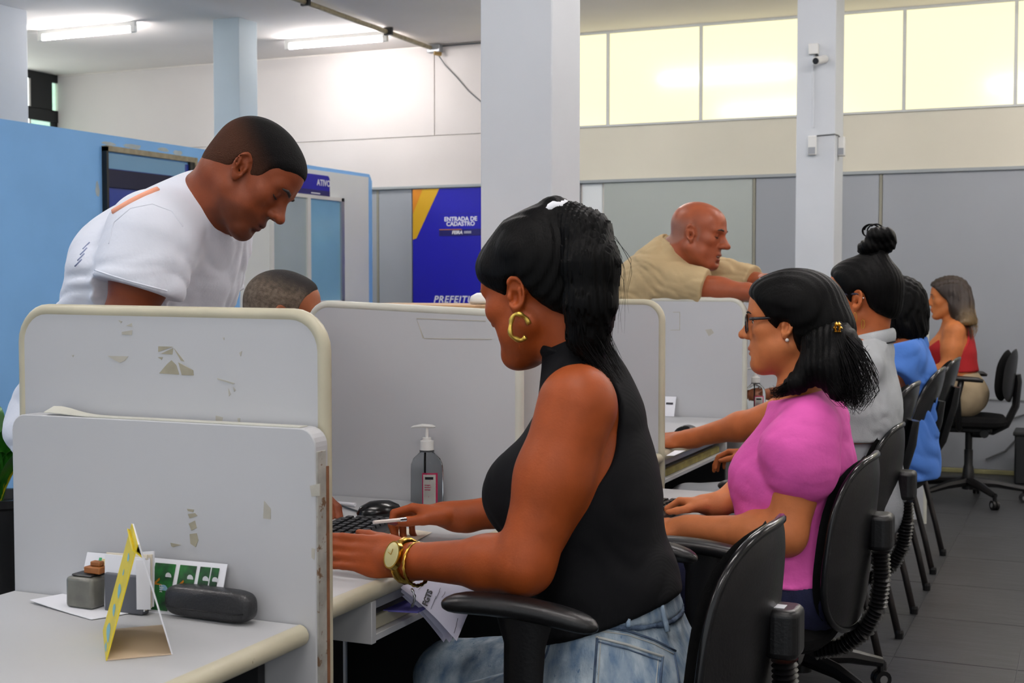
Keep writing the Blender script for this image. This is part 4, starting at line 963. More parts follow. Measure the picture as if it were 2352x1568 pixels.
def surface(f, lo, hi, h):
    """surface nets over the zero set of f; fine samples only near it"""
    lo = np.array(lo, np.float32); B = 6
    nb = np.maximum(1, np.ceil((np.array(hi) - lo) / (h * B)).astype(int)); n = nb * B + 1
    g = np.stack(np.meshgrid(*[(np.arange(k) + 0.5) * B for k in nb], indexing='ij'), -1).reshape(-1, 3).astype(np.float32)
    dc = f(lo + g * h)
    thr = B * h * 0.9 * 1.5 + 0.004
    act = (np.abs(dc) < thr).reshape(nb)
    V = np.repeat(np.repeat(np.repeat(np.where(dc < 0, -BIG, BIG).reshape(nb).astype(np.float32), B, 0), B, 1), B, 2)
    M = np.repeat(np.repeat(np.repeat(act, B, 0), B, 1), B, 2)
    V = np.pad(V, ((0, 1),) * 3, mode='edge'); M2 = np.pad(M, ((0, 1),) * 3, mode='constant')
    for ax in range(3):
        M2 = M2 | np.roll(M2, 1, ax)
    idx = np.argwhere(M2)
    if len(idx) == 0: return np.zeros((0, 3)), np.zeros((0, 4), int)
    out = np.empty(len(idx), np.float32)
    for i in range(0, len(idx), 400000):
        out[i:i + 400000] = f(lo + idx[i:i + 400000].astype(np.float32) * h)
    V[idx[:, 0], idx[:, 1], idx[:, 2]] = out
    S = V < 0
    c8 = [S[i:n[0] - 1 + i, j:n[1] - 1 + j, k:n[2] - 1 + k] for i in (0, 1) for j in (0, 1) for k in (0, 1)]
    any_ = c8[0].copy(); all_ = c8[0].copy()
    for q in c8[1:]: any_ |= q; all_ &= q
    mix = any_ & ~all_
    cell = np.argwhere(mix)
    vid = np.full(mix.shape, -1, np.int32); vid[cell[:, 0], cell[:, 1], cell[:, 2]] = np.arange(len(cell))
    acc = np.zeros((len(cell), 3), np.float32); cnt = np.zeros(len(cell), np.float32)
    corner = [(i, j, k) for i in (0, 1) for j in (0, 1) for k in (0, 1)]
    val = {c: V[cell[:, 0] + c[0], cell[:, 1] + c[1], cell[:, 2] + c[2]] for c in corner}
    for a in corner:
        for ax in range(3):
            if a[ax] == 1: continue
            b = list(a); b[ax] = 1; b = tuple(b)
            va, vb = val[a], val[b]; m = (va < 0) != (vb < 0)
            t = np.where(m, va / np.where(m, va - vb, 1), 0)
            pt = np.tile(np.array(a, np.float32), (len(cell), 1)); pt[:, ax] += t
            acc += np.where(m[:, None], pt, 0); cnt += m
    P = lo + (cell + acc / np.maximum(cnt, 1)[:, None]) * h
    Q = []
    for ax in range(3):
        a1, a2 = (ax + 1) % 3, (ax + 2) % 3
        s0 = np.take(S, range(n[ax] - 1), ax); s1 = np.take(S, range(1, n[ax]), ax)
        e = np.argwhere(s0 != s1)
        e = e[(e[:, a1] > 0) & (e[:, a2] > 0) & (e[:, a1] < n[a1] - 1) & (e[:, a2] < n[a2] - 1)]
        if len(e) == 0: continue
        flip = ~S[e[:, 0], e[:, 1], e[:, 2]]
        def cid(o1, o2):
            q = e.copy(); q[:, a1] -= o1; q[:, a2] -= o2
            return vid[q[:, 0], q[:, 1], q[:, 2]]
        quad_ = np.stack([cid(1, 1), cid(0, 1), cid(0, 0), cid(1, 0)], 1)
        quad_[flip] = quad_[flip][:, ::-1]
        Q.append(quad_[(quad_ >= 0).all(1)])
    return P, (np.concatenate(Q) if Q else np.zeros((0, 4), int))
def relax(P, Q, it=1, w=0.5):
    for _ in range(it):
        s = np.zeros_like(P); c = np.zeros(len(P), np.float32)
        for a, b in ((0, 1), (1, 2), (2, 3), (3, 0)):
            np.add.at(s, Q[:, a], P[Q[:, b]]); np.add.at(s, Q[:, b], P[Q[:, a]])
            np.add.at(c, Q[:, a], 1); np.add.at(c, Q[:, b], 1)
        P = P * (1 - w) + w * s / np.maximum(c, 1)[:, None]
    return P
def skin_mesh(name, f, lo, hi, h, m, parent, attrs=None, it=1):
    P, Q = surface(f, lo, hi, h)
    if len(Q) == 0:
        print('EMPTY', name); return None
    if it: P = relax(P, Q, it, 0.35)
    me = bpy.data.meshes.new(name)
    me.vertices.add(len(P)); me.vertices.foreach_set('co', P.astype(np.float32).ravel())
    me.loops.add(len(Q) * 4); me.loops.foreach_set('vertex_index', Q.astype(np.int32).ravel())
    me.polygons.add(len(Q)); me.polygons.foreach_set('loop_start', np.arange(0, len(Q) * 4, 4, dtype=np.int32))
    me.polygons.foreach_set('use_smooth', np.ones(len(Q), bool))
    me.update(calc_edges=True); me.validate()
    if attrs:
        for an, fn in attrs.items():
            at = me.attributes.new(an, 'FLOAT', 'POINT'); at.data.foreach_set('value', np.clip(fn(P), 0, 1).astype(np.float32))
    return put(name, me, m, parent)
def blob(name, prims, h, m, parent, off=0.0, cuts=(), wr=None, attrs=None, it=1, kc=0.006, lim=None):
    """mesh of prims inflated by off, cut by functions (positive = cut away)"""
    lo, hi = bounds(prims); lo = lo - off; hi = hi + off
    if lim is not None: lo = np.maximum(lo, lim[0]); hi = np.minimum(hi, lim[1])
    def f(p):
        d = ev(prims, p) - off
        if wr is not None: d = d + wr(p)
        for c in cuts: d = smax(d, c(p).astype(np.float32), kc)
        return d
    return skin_mesh(name, f, lo, hi, h, m, parent, attrs, it)
def plane(pt, n):
    pt = np.array(pt, np.float32); n = np.array(n, float); n = (n / np.linalg.norm(n)).astype(np.float32)
    return lambda p: (p - pt) @ n
def folds(seed, freq, amp, direction=None, bias=0.0, octaves=3):
    """soft cloth folds: warped sines"""
    rs = np.random.RandomState(seed)
    W = [(rs.normal(size=3) * 0.6, rs.uniform(0, 6)) for _ in range(4)]
    D = [(np.array(direction) if direction is not None else rs.normal(size=3), rs.uniform(0, 6)) for _ in range(octaves)]
    D = [((d / np.linalg.norm(d) + rs.normal(size=3) * 0.25).astype(np.float32), ph) for d, ph in D]
    def f(p):
        w = np.zeros(len(p), np.float32)
        for v, ph in W: w += np.sin(p @ (v * freq).astype(np.float32) + ph)
        o = np.zeros(len(p), np.float32)
        for i, (d, ph) in enumerate(D):
            s = np.sin(p @ d * freq * (1 + 0.6 * i) + ph + 1.1 * w)
            o += (1 - np.abs(s)) ** 1.5 / (1 + 0.6 * i)
        return amp * (o / len(D) - 0.4 + bias)
    return f
class Frame:
    """local head frame: x forward, y left, z up"""
    def __init__(s, o, az, pitch=0.0, roll=0.0, sc=1.0):
        a, p, r = map(math.radians, (az, pitch, roll))
        f = np.array([math.cos(a) * math.cos(p), math.sin(a) * math.cos(p), -math.sin(p)])
        l = np.array([-math.sin(a), math.cos(a), 0.0]); u = np.cross(f, l)
        l2 = l * math.cos(r) + u * math.sin(r); u2 = np.cross(f, l2)
        s.R = np.array([f, l2, u2]); s.o = np.array(o, float); s.s = sc
    def w(s, x, y=None, z=None):
        v = np.array(x if y is None else (x, y, z), float)
        return s.o + s.s * (v @ s.R)
    def loc(s, p): return ((p - s.o.astype(np.float32)) @ s.R.T.astype(np.float32)) / s.s
    def e(s, c, r, k=0.02, op=1, rot=None):
        R = s.R if rot is None else rot @ s.R
        return ell(s.w(c), np.array(r) * s.s, R, k * s.s, op)
    def c(s, a, b, ra, rb, k=0.02): return cone(s.w(a), s.w(b), ra * s.s, rb * s.s, k * s.s)
def rotm(axis, deg):
    return np.array(Matrix.Rotation(math.radians(deg), 3, axis))
def head_frame_from_ear(ear, side, az, pitch, roll, sc):
    """ear: world point of the visible ear hole; side +1 = left ear"""
    F = Frame((0, 0, 0), az, pitch, roll, sc)
    F.o = np.array(ear) - F.s * (np.array([0, side * 0.072, 0]) @ F.R)
    return F
def head_prims(F, jaw=1.0, nose=1.0, lips=1.0, brow=1.0, cheek=1.0, chin=1.0, mouth=0.0, ears=True, fat=0.0, lid=0.0045, flare=22):
    P = []
    P.append(F.e((-0.008, 0, 0.052), (0.098, 0.076, 0.079)))
    P.append(F.e((-0.035, 0, 0.035), (0.070, 0.070, 0.072), 0.03))
    P.append(F.e((0.045, 0, 0.055), (0.050, 0.060, 0.052), 0.025))
    P.append(F.e((0.040, 0, -0.012), (0.052, 0.056 * cheek, 0.066), 0.03))
    for s in (-1, 1):
        P.append(F.e((0.058, s * 0.040 * cheek, -0.006), (0.026, 0.022, 0.022), 0.02))
        P.append(F.c((0.004, s * 0.050 * jaw, -0.045), (0.070, s * 0.020 * jaw, -0.086), 0.018 + fat * 0.5, 0.018 + fat, 0.03))
        if fat: P.append(F.e((0.045, s * 0.034, -0.05), (0.03, 0.024 + fat, 0.03), 0.02))
    P.append(F.e((0.076 * chin, 0, -0.090), (0.020, 0.022 * jaw, 0.018), 0.02))
    P.append(F.e((0.068, 0, -0.046), (0.031, 0.032, 0.030), 0.022))
    # brow ridge, sockets
    for s in (-1, 1):
        P.append(F.c((0.076, s * 0.044, 0.036), (0.090, s * 0.014, 0.036), 0.009 * brow, 0.010 * brow, 0.016))
        P.append(F.e((0.102, s * 0.033, 0.017), (0.019, 0.016, 0.011), 0.012, -1))
        P.append(F.e((0.0745, s * 0.032, 0.018), (0.0148, 0.0160, 0.0138), 0.005))
        if lid > 0: P.append(F.e((0.0905, s * 0.033, 0.0165), (0.010, 0.0125, lid), 0.0015, -1))
    # nose
    P.append(F.c((0.092, 0, 0.026), (0.108 + 0.008 * nose, 0, -0.012), 0.0075, 0.0095 * nose, 0.012))
    P.append(F.c((0.084, 0, 0.018), (0.092 + 0.006 * nose, 0, -0.010), 0.0085, 0.0110, 0.010))
    P.append(F.e((0.110 + 0.008 * nose, 0, -0.0155), (0.012 * nose, 0.0115 * nose, 0.0105), 0.008))
    for s in (-1, 1):
        P.append(F.e((0.103, s * 0.0125 * nose, -0.0195), (0.0115, 0.0080, 0.0085), 0.006))
    for s in (-1, 1):
        P.append(F.e((0.110, s * 0.0070 * nose, -0.0268), (0.005, 0.0034, 0.004), 0.002, -1))
    # mouth
    P.append(F.e((0.0945, 0, -0.0500 + 0.0 * mouth), (0.0120, 0.0225, 0.0070 * lips), 0.006))
    P.append(F.e((0.0920, 0, -0.0625 - mouth), (0.0115, 0.0200, 0.0078 * lips), 0.006))
    P.append(F.e((0.1040, 0, -0.0560 - mouth * 0.5), (0.0150, 0.0215, 0.0013 + mouth * 0.5), 0.0025, -1))
    P.append(F.e((0.0975, 0, -0.0745 - mouth), (0.008, 0.016, 0.004), 0.008, -1))
    if ears:
        for s in (-1, 1): P += ear_prims(F, s, flare)
    return P
def ear_prims(F, s, flare=22):
    rot = rotm('Y', -12) if True else None
    rot2 = rotm('Z', s * flare) @ rotm('Y', 14)
    def L(u, v, w):      # u forward, v up, w outward in ear frame
        q = np.array([u, s * w, v]) @ rot2
        return np.array([-0.004, s * 0.073, 0.004]) + q
    out = []
    R = rot2
    out.append(F.e(L(0.0, 0.0, 0.004), (0.0165, 0.0060, 0.0290), 0.005, 1, R))
    ring = []
    for k in range(22):
        a = -2.3 + 4.75 * k / 21
        ring.append(L(-0.0155 * math.cos(a * 1.0) + 0.001, 0.0265 * math.sin(a) + 0.004, 0.0095 + 0.002 * math.cos(a)))
    for a, b in zip(ring[:-1], ring[1:]): out.append(F.c(a, b, 0.0036, 0.0036, 0.003))
    out.append(F.e(L(0.002, -0.026, 0.0065), (0.0080, 0.0045, 0.0090), 0.005, 1, R))
    out.append(F.e(L(0.0030, -0.003, 0.0115), (0.0095, 0.0105, 0.0130), 0.002, -1, R))
    out.append(F.e(L(-0.001, 0.0155, 0.0125), (0.0085, 0.0068, 0.0085), 0.002, -1, R))
    out.append(F.e(L(-0.0112, 0.004, 0.0125), (0.0024, 0.0050, 0.0180), 0.002, -1, R))
    out.append(F.c(L(-0.0085, -0.010, 0.0085), L(-0.0075, 0.012, 0.0105), 0.0034, 0.0030, 0.003))
    out.append(F.e(L(0.0118, -0.003, 0.0070), (0.0045, 0.0045, 0.0065), 0.004, 1, R))
    return out
def eye_parts(F, parent, iris=(40, 24, 16), sides=(-1, 1)):
    Mw = MATS.get('eye_white') or mat('eye_white', (206, 198, 190), 0.15)
    Mi = MATS.get('iris_%d' % iris[0]) or mat('iris_%d' % iris[0], iris, 0.1)
    for s in sides:
        c = F.w(0.0745, s * 0.032, 0.018); r = 0.0134 * F.s
        def ball(c, r, n=16, m=10):
            return MB().lathe([(max(1e-4, r * math.sin(q)), -r * math.cos(q)) for q in np.linspace(0, math.pi, m)], n, c)
        o = ball(c, r).build('eye', Mw, parent, smooth=True)
        ball(F.w(0.0745 + 0.0090, s * 0.032, 0.0165), 0.0058 * F.s).build('iris', Mi, o, smooth=True)
def lash_parts(F, parent, m, sides=(-1, 1)):
    for s in sides:
        MB().tube([F.w(0.0862, s * 0.020, 0.0118), F.w(0.0888, s * 0.026, 0.0098), F.w(0.0890, s * 0.033, 0.0092), F.w(0.0868, s * 0.041, 0.0100), F.w(0.0822, s * 0.047, 0.0120)], [0.0006 * F.s, 0.0014 * F.s, 0.0017 * F.s, 0.0015 * F.s, 0.0007 * F.s], 6).build('eyelashes', m, parent, smooth=True)
def brow_parts(F, parent, m, th=0.0028, sides=(-1, 1), lift=0.0):
    for s in sides:
        pts = [F.w(x, s * y, z + lift) for x, y, z in ((0.1000, 0.012, 0.0365), (0.1005, 0.021, 0.0400), (0.0970, 0.034, 0.0415), (0.0880, 0.047, 0.0370))]
        MB().tube(pts, [th * 0.8 * F.s, th * F.s, th * 0.9 * F.s, th * 0.35 * F.s], 8).build('eyebrow', m, parent, smooth=True)
def hair_cut(F, line, ear=True):
    xs = np.array([q[0] for q in line], np.float32); zs = np.array([q[1] for q in line], np.float32)
    def f(p):
        q = F.loc(p)
        return (np.interp(q[:, 0], xs, zs).astype(np.float32) - q[:, 2]) * (0.75 * F.s)
    return f
def taper(F, line, amt=0.008, width=0.03):
    c = hair_cut(F, line)
    return lambda p: amt * np.clip(1.0 + c(p) / width, 0, 1) ** 2
def ear_hole(F, r=(0.021, 0.05, 0.034), c=(-0.002, 0, 0.002)):
    out = []
    for s in (-1, 1):
        e = F.e((c[0], s * 0.085, c[2]), r)
        out.append(lambda p, e=e: -e[0](p))
    return out
def cran_prims(F):
    return [F.e((-0.008, 0, 0.052), (0.098, 0.076, 0.079)), F.e((-0.035, 0, 0.035), (0.070, 0.070, 0.072), 0.03), F.e((0.045, 0, 0.055), (0.050, 0.060, 0.052), 0.025),
            F.e((-0.045, 0, -0.02), (0.055, 0.060, 0.06), 0.03)]
def strands(name, guides, n, spread, r, m, parent, seed=1, pts=14, wav=0.0, wf=6.0, tip=0.2, thin=True):
    """many thin strands following a guide curve; guides: list of lists of points with per point spread"""
    rs = np.random.RandomState(seed); mb = MB()
    for g in guides:
        G = np.array([np.array(q, float) for q in g])
        tt = np.linspace(0, 1, len(G))
        for i in range(n):
            off = rs.normal(size=3); off /= np.linalg.norm(off) + 1e-9; off *= rs.uniform(0.2, 1) ** 0.6
            ph = rs.uniform(0, 6, 3); L = rs.uniform(0.75, 1.0)
            ts = np.linspace(0, L, pts)
            c = np.stack([np.interp(ts, tt, G[:, k]) for k in range(3)], 1)
            sp = np.interp(ts, np.linspace(0, 1, len(spread)), spread)
            c = c + off[None, :] * sp[:, None]
            if wav: c = c + wav * ts[:, None] * np.stack([np.sin(wf * ts + ph[0]), np.sin(wf * ts + ph[1]), np.sin(wf * ts + ph[2])], 1)
            rr = [r * (1 - (1 - tip) * (k / (pts - 1)) ** 2) for k in range(pts)]
            mb.tube(list(c), rr, 4, caps=False)
    return mb.build(name, m, parent, smooth=True)
def hand_prims(wr, d, n, side, curl=(20, 30, 20), spread=0.0, thumb=(35, 20), s=1.0, fing=None, thumb_out=0.8, knuck=True):
    """side +1 left hand, -1 right hand; curl = bends at the three joints in degrees (towards the palm); fing overrides per finger"""
    d = np.array(d, float); d /= np.linalg.norm(d); n = np.array(n, float); n -= d * n.dot(d); n /= np.linalg.norm(n)
    t = np.cross(d, n) * side                     # towards the thumb
    wr = np.array(wr, float); P = []; J = {}
    P.append(cone(wr - d * 0.02, wr + d * 0.03, 0.027 * s, 0.026 * s, 0.02))
    ax = np.array([d, t, n])
    P.append(ell(wr + d * 0.052 * s - n * 0.002, (0.050 * s, 0.040 * s, 0.0165 * s), ax, 0.012))
    P.append(ell(wr + d * 0.040 * s + t * 0.022 * s - n * 0.009 * s, (0.032 * s, 0.018 * s, 0.014 * s), ax, 0.012))
    base = [(0.090, 0.0275), (0.094, 0.0095), (0.090, -0.0085), (0.082, -0.0255)]
    lens = [(0.040, 0.024, 0.020), (0.044, 0.028, 0.021), (0.040, 0.026, 0.020), (0.032, 0.020, 0.018)]
    for i in range(4):
        cu = curl if fing is None or fing[i] is None else fing[i]
        p = wr + d * base[i][0] * s + t * base[i][1] * s
        a = 0.0; g = []
        sp = (1.5 - i) * spread
        r = (0.0092, 0.0092, 0.0088, 0.0078)[i] * s
        g.append(cone(p - d * 0.03 * s, p, r * 1.05, r * 1.05, 0.006))
        for j in range(3):
            a += math.radians(cu[j])
            dr = d * math.cos(a) - n * math.sin(a) + t * sp
            dr /= np.linalg.norm(dr)
            q = p + dr * lens[i][j] * s
            g.append(cone(p, q, r * (1 - 0.08 * j), r * (0.93 - 0.09 * j), 0.003)); p = q
        J[i] = (p, dr)
        P.append(grp(g, 0.0065))
    b = wr + d * 0.022 * s + t * 0.026 * s - n * 0.006 * s
    ta = math.radians(thumb[0]); tb = math.radians(thumb[1])
    d1 = d * math.cos(ta) + t * math.sin(ta) * thumb_out - n * 0.35; d1 /= np.linalg.norm(d1)
    d2 = d * math.cos(ta - tb) + t * math.sin(ta - tb) * thumb_out - n * 0.30; d2 /= np.linalg.norm(d2)
    b2 = b + d1 * 0.043 * s; b3 = b2 + d2 * 0.032 * s; b4 = b3 + d2 * 0.025 * s
    P.append(grp([cone(b, b2, 0.0150 * s, 0.0115 * s, 0.004), cone(b2, b3, 0.0112 * s, 0.0100 * s, 0.004), cone(b3, b4, 0.0100 * s, 0.0075 * s, 0.004)], 0.014))
    J['thumb'] = (b4, d2, n, t)
    return P, J
def arm_prims(sh, el, wr, r=(0.052, 0.045, 0.040, 0.042, 0.027), k=0.03):
    """tapering arm: shoulder, mid, elbow, forearm bulge, wrist"""
    sh, el, wr = (np.array(q, float) for q in (sh, el, wr))
    m = sh * 0.55 + el * 0.45; f = el * 0.72 + wr * 0.28
    return [cone(sh, m, r[0], r[1], k), cone(m, el, r[1], r[2], 0.03), cone(el, f, r[2] * 0.97, r[3], 0.03), cone(f, wr, r[3], r[4], 0.03)]

def hit(px, py, prims, off=0.0, wr=None, lift=0.0, t0=1.5, t1=9.0):
    """first point of a garment surface met by the line of sight through a photo pixel, lifted a little off it"""
    d = pray(px, py); n = 1500
    ts = np.linspace(t0, t1, n)
    P = (EYE[None] + ts[:, None] * d[None]).astype(np.float32)
    v = ev(prims, P) - off
    if wr is not None: v = v + wr(P)
    k = np.argmax(v < 0)
    if not (v < 0).any(): return None
    t = ts[max(k - 1, 0)] + (ts[k] - ts[max(k - 1, 0)]) * v[max(k - 1, 0)] / (v[max(k - 1, 0)] - v[k] + 1e-9)
    return EYE + d * t - d / np.linalg.norm(d) * lift
def seam(name, pix, prims, m, parent, r=0.0012, off=0.0, wr=None, lift=0.0006, n=24, dash=False, **k):
    """stitched seam lying on a garment along a photo path"""
    P = np.array(pix, float); L = np.concatenate([[0], np.cumsum(np.linalg.norm(np.diff(P, axis=0), axis=1))])
    ts = np.linspace(0, L[-1], n)
    pts = [hit(np.interp(t, L, P[:, 0]), np.interp(t, L, P[:, 1]), prims, off, wr, lift, **k) for t in ts]
    pts = [q for q in pts if q is not None]
    if len(pts) < 2: return None
    mb = MB()
    if dash:
        for i in range(0, len(pts) - 1, 2): mb.tube([pts[i], pts[i + 1]], r, 5)
    else: mb.tube(pts, r, 6)
    return mb.build(name, m, parent, smooth=True)
# ------------------------------------------------------------------ skin, hair and cloth materials
def skin(name, col, lipc=None, hair=None, sss=0.0, rough=0.5):
    at = []
    if lipc: at.append(('lip', lipc))
    if hair: at.append(('stubble', hair))
    return mat(name, col, rough, spec=0.32, var=(28, 0.09), bump=(260, 0.10), sss=sss, attr=at or None)
SK1 = skin('skin_deep_brown', (150, 70, 28))
SK2 = skin('skin_tan', (190, 114, 68), (150, 76, 66))
SK3 = skin('skin_tan_warm', (174, 96, 52), (150, 84, 72))
SK4 = skin('skin_brown', (140, 80, 48), (120, 70, 60))
SK5 = skin('skin_light_tan', (190, 114, 64), (160, 84, 74))
SK6 = skin('skin_dark_brown', (116, 56, 28), (112, 58, 46), (30, 20, 16))
SK7 = skin('skin_brown_warm', (152, 90, 60), (120, 70, 60), (60, 54, 50))
SK8 = skin('skin_ruddy', (148, 78, 50), (118, 56, 46), (138, 122, 112), rough=0.38)
def hairmat(name, col, rough=0.48, stretch=(60, 60, 6), amt=0.5):
    m = mat(name, col, rough, var=(6, amt), bump=(5, 0.35), stretch=stretch, spec=0.10); return m
HB = hairmat('hair_black', (4, 4, 4), 0.5)
HBs = mat('hair_strand_black', (5, 4, 5), 0.42, spec=0.12)
HBr = hairmat('hair_brown', (44, 30, 22))
HBrs = mat('hair_strand_brown', (70, 50, 34), 0.38)
HBl = mat('hair_strand_blond', (128, 104, 66), 0.4)
M_gold = mat('gold', (204, 160, 70), 0.25, 1.0)
M_goldm = mat('gold_matte', (206, 176, 84), 0.35, 0.9)
M_pearl = mat('pearl', (226, 214, 206), 0.2)
M_steel = mat('steel', (190, 190, 194), 0.25, 1.0)
M_nail = mat('dark_red_nail', (104, 24, 30), 0.2, coat=0.5)
M_blackrib = wave_bump(mat('black_rib_knit', (10, 11, 14), 0.85, spec=0.2), 120, 0.12, 'X', 0.001, (0, 0, 0.2))
M_jean = mat('acid_washed_denim', (188, 202, 210), 0.8, var=(26, 0.5), col2=(100, 128, 158), bump=(220, 0.35), spots=(60, 0.64, (92, 120, 152)), stretch=(1.6, 1.6, 0.6))
M_jeand = mat('denim_seam', (96, 116, 138), 0.8, var=(40, 0.4), col2=(52, 66, 92), bump=(260, 0.4))
M_stitch = mat('stitching', (186, 188, 184), 0.7)
M_pink = mat('pink_cotton', (230, 94, 180), 0.8, var=(10, 0.08), bump=(90, 0.25))
M_greyk = mat('grey_pique', (176, 180, 182), 0.85, var=(24, 0.06), bump=(300, 0.3))
M_bluesh = mat('blue_cotton', (72, 122, 204), 0.8, var=(8, 0.08), bump=(80, 0.2))
M_redk = mat('red_knit', (164, 22, 28), 0.8, bump=(120, 0.2))
M_whitet = mat('white_jersey', (226, 230, 240), 0.85, var=(8, 0.02), bump=(120, 0.12))
M_orange = mat('peach_print_shirt', (244, 170, 140), 0.7)
M_tanshirt = mat('tan_cotton', (180, 158, 118), 0.85, var=(8, 0.06), bump=(90, 0.2))
M_khaki = mat('khaki_cotton', (172, 154, 124), 0.85, var=(8, 0.06), bump=(70, 0.2))
M_navyj = mat('navy_denim', (22, 26, 58), 0.85, var=(30, 0.2), bump=(240, 0.3))
M_blackc = mat('black_cloth', (24, 24, 28), 0.85)
M_shoe = mat('dark_shoe', (30, 28, 28), 0.5)
M_glassf = mat('black_spectacle_frame', (22, 22, 26), 0.25, coat=0.3)
M_lens = mat('spectacle_lens', (230, 236, 245), 0.03, alpha=0.10)
M_browh = mat('eyebrow_hair', (20, 15, 13), 0.7)

def legs(parent, hips, knees, ankles, m, h=0.008, r=(0.088, 0.062, 0.045), wr=None, extra=(), shoe=True, cuts=(), off=0.006, toe=(-1, 0, 0)):
    P = list(extra)
    for hp, kn, an in zip(hips, knees, ankles):
        P.append(cone(hp, kn, r[0], r[1], 0.03)); P.append(cone(kn, an, r[1] * 0.98, r[2], 0.02))
    blob('trousers', P, h, m, parent, off=off, wr=wr, cuts=cuts)
    if shoe:
        t = np.array(toe, float)
        for an in ankles:
            a = np.array([an[0], an[1], 0.0])
            blob('shoe', [ell(a + t * 0.06 + (0, 0, 0.035), (0.125, 0.043, 0.036), np.array([t, np.cross((0, 0, 1), t), (0, 0, 1)]), 0.02),
                          ell(a + (0, 0, 0.05), (0.05, 0.042, 0.05), None, 0.03)], 0.008, M_shoe, parent, cuts=[plane(a + (0, 0, 0.002), (0, 0, -1))])
    return P
# ------------------------------------------------------------------ woman in the black turtleneck
def woman_black():
    t = thing('person', 'woman in black sleeveless turtleneck and acid washed jeans typing at a desk', 'person', (-0.78, 2.215, 0.475))
    Y0 = 2.215
    pel = PY(1418, 1570, Y0); wst = PY(1396, 1375, Y0); cst = PY(1338, 1120, Y0); upc = PY(1358, 965, Y0); nkb = PY(1345, 880, Y0)
    l = np.array([0.0, -1.0, 0.0])
    shL = PY(1325, 935, 2.065); elL = PY(1204, 1296, 1.985); wrL = PY(930, 1287, 2.045)
    shR = np.array([shL[0] - 0.075, 2.365, shL[2] - 0.015]); elR = np.array([-0.93, 2.50, 0.82]); wrR = PZ(1050, 1186, 0.787)
    F = head_frame_from_ear(PY(1187, 684, 2.135), 1, 167, 18, -3, 1.02)
    torso = chain([pel, wst, cst, upc], [0.128, 0.104, 0.112, 0.085], l, 0.68)
    traps = [cone(nkb + (0.005, 0, 0), shL + (0, 0.01, 0.015), 0.046, 0.048, 0.05), cone(nkb, shR + (0, 0, 0.01), 0.046, 0.048, 0.05)]
    bust = [ell(cst + (-0.085, -0.075, -0.005), (0.062, 0.066, 0.066), None, 0.04), ell(cst + (-0.085, 0.075, -0.005), (0.062, 0.066, 0.066), None, 0.04)]
    nk2 = F.w(-0.035, 0, -0.035)
    neck = [cone(nkb - (0, 0, 0.03), nk2, 0.056, 0.051, 0.03)]
    jawfill = [F.e((0.03, 0, -0.075), (0.045, 0.042, 0.025), 0.03)]
    Lh, JL = hand_prims(wrL, PY(800, 1268, 2.03) - wrL, (0.12, -0.85, 0.5), 1, (6, 12, 8), s=0.98, thumb=(24, 10))
    dR = PZ(925, 1178, 0.79) - wrR
    Rh, JR = hand_prims(wrR, dR + (0, 0, 0.012), (-0.05, 0.30, 0.95), -1, (38, 45, 25), s=0.98, thumb=(36, 22), fing=[(26, 62, 30), (46, 52, 28), (54, 50, 28), (58, 48, 28)], thumb_out=0.55)
    aL = arm_prims(shL, elL, wrL, (0.066, 0.060, 0.046, 0.043, 0.029))
    aR = arm_prims(shR, elR, wrR, (0.066, 0.060, 0.046, 0.043, 0.028))
    body = [torso] + traps + bust + neck + head_prims(F, jaw=1.16, fat=0.009, cheek=1.24, nose=0.45, flare=-14) + jawfill
    body += [grp(aL + Lh, 0.03), grp(aR + Rh, 0.03)]
    blob('body', body, 0.0032, SK1, t, lim=((-9, -9, 0.45), (9, 9, 9)))
    eye_parts(F, t); brow_parts(F, t, M_browh)
    # clothes
    top = [torso] + bust + [cone(nkb + (0.005, 0, 0), shL * 0.62 + nkb * 0.38, 0.048, 0.046, 0.05), cone(nkb, shR * 0.62 + nkb * 0.38, 0.048, 0.046, 0.05), cone(nkb - (0, 0, 0.04), nkb * 0.6 + nk2 * 0.4, 0.056, 0.053, 0.03)]
    hem0 = PY(1250, 1452, Y0); hem1 = PY(1556, 1372, Y0)
    hd = hem1 - hem0; hn = np.cross((0, 1, 0), hd); hn = -hn if hn[2] > 0 else hn
    hole = [lambda p, c=np.array(shL + (-0.005, -0.045, -0.015), np.float32): 0.108 - np.sqrt((((p - c) * np.array([1, 0.75, 0.82], np.float32)) ** 2).sum(1)),
            lambda p, c=np.array(shR + (-0.005, 0.045, -0.015), np.float32): 0.108 - np.sqrt((((p - c) * np.array([1, 0.75, 0.82], np.float32)) ** 2).sum(1))]
    fo = folds(3, 30, 0.006, (0.25, 0.1, 1.0)); lowz = 0.70
    wr = lambda p: fo(p) * np.clip((1.0 - p[:, 2]) / 0.22, 0.05, 1.0)
    blob('turtleneck_top', top, 0.0045, M_blackrib, t, off=0.0075, cuts=[plane(hem0, hn)] + hole, wr=wr)
    na = nk2 - nkb; na /= np.linalg.norm(na)
    cp = nkb * 0.5 + nk2 * 0.5; nt = na + np.array([0.55, 0, 0.1]); nt /= np.linalg.norm(nt)
    rib = lambda p: 0.0016 * np.sin((p - nkb.astype(np.float32)) @ na.astype(np.float32) * 300)
    blob('collar', [cone(nkb - na * 0.015, nkb * 0.2 + nk2 * 0.8, 0.0585, 0.056, 0.02)], 0.004, M_blackrib, t, off=0.005, cuts=[plane(cp, nt), plane(nkb - na * 0.012, -na)], wr=rib)
    hips = [pel + (0.0, -0.085, -0.03), pel + (0.0, 0.085, -0.03)]
    knees = [np.array([-1.12, 2.10, 0.425]), np.array([-1.15, 2.35, 0.47])]; ank = [np.array([-0.98, 2.09, 0.09]), np.array([-1.10, 2.38, 0.09])]
    fj = folds(8, 34, 0.005)
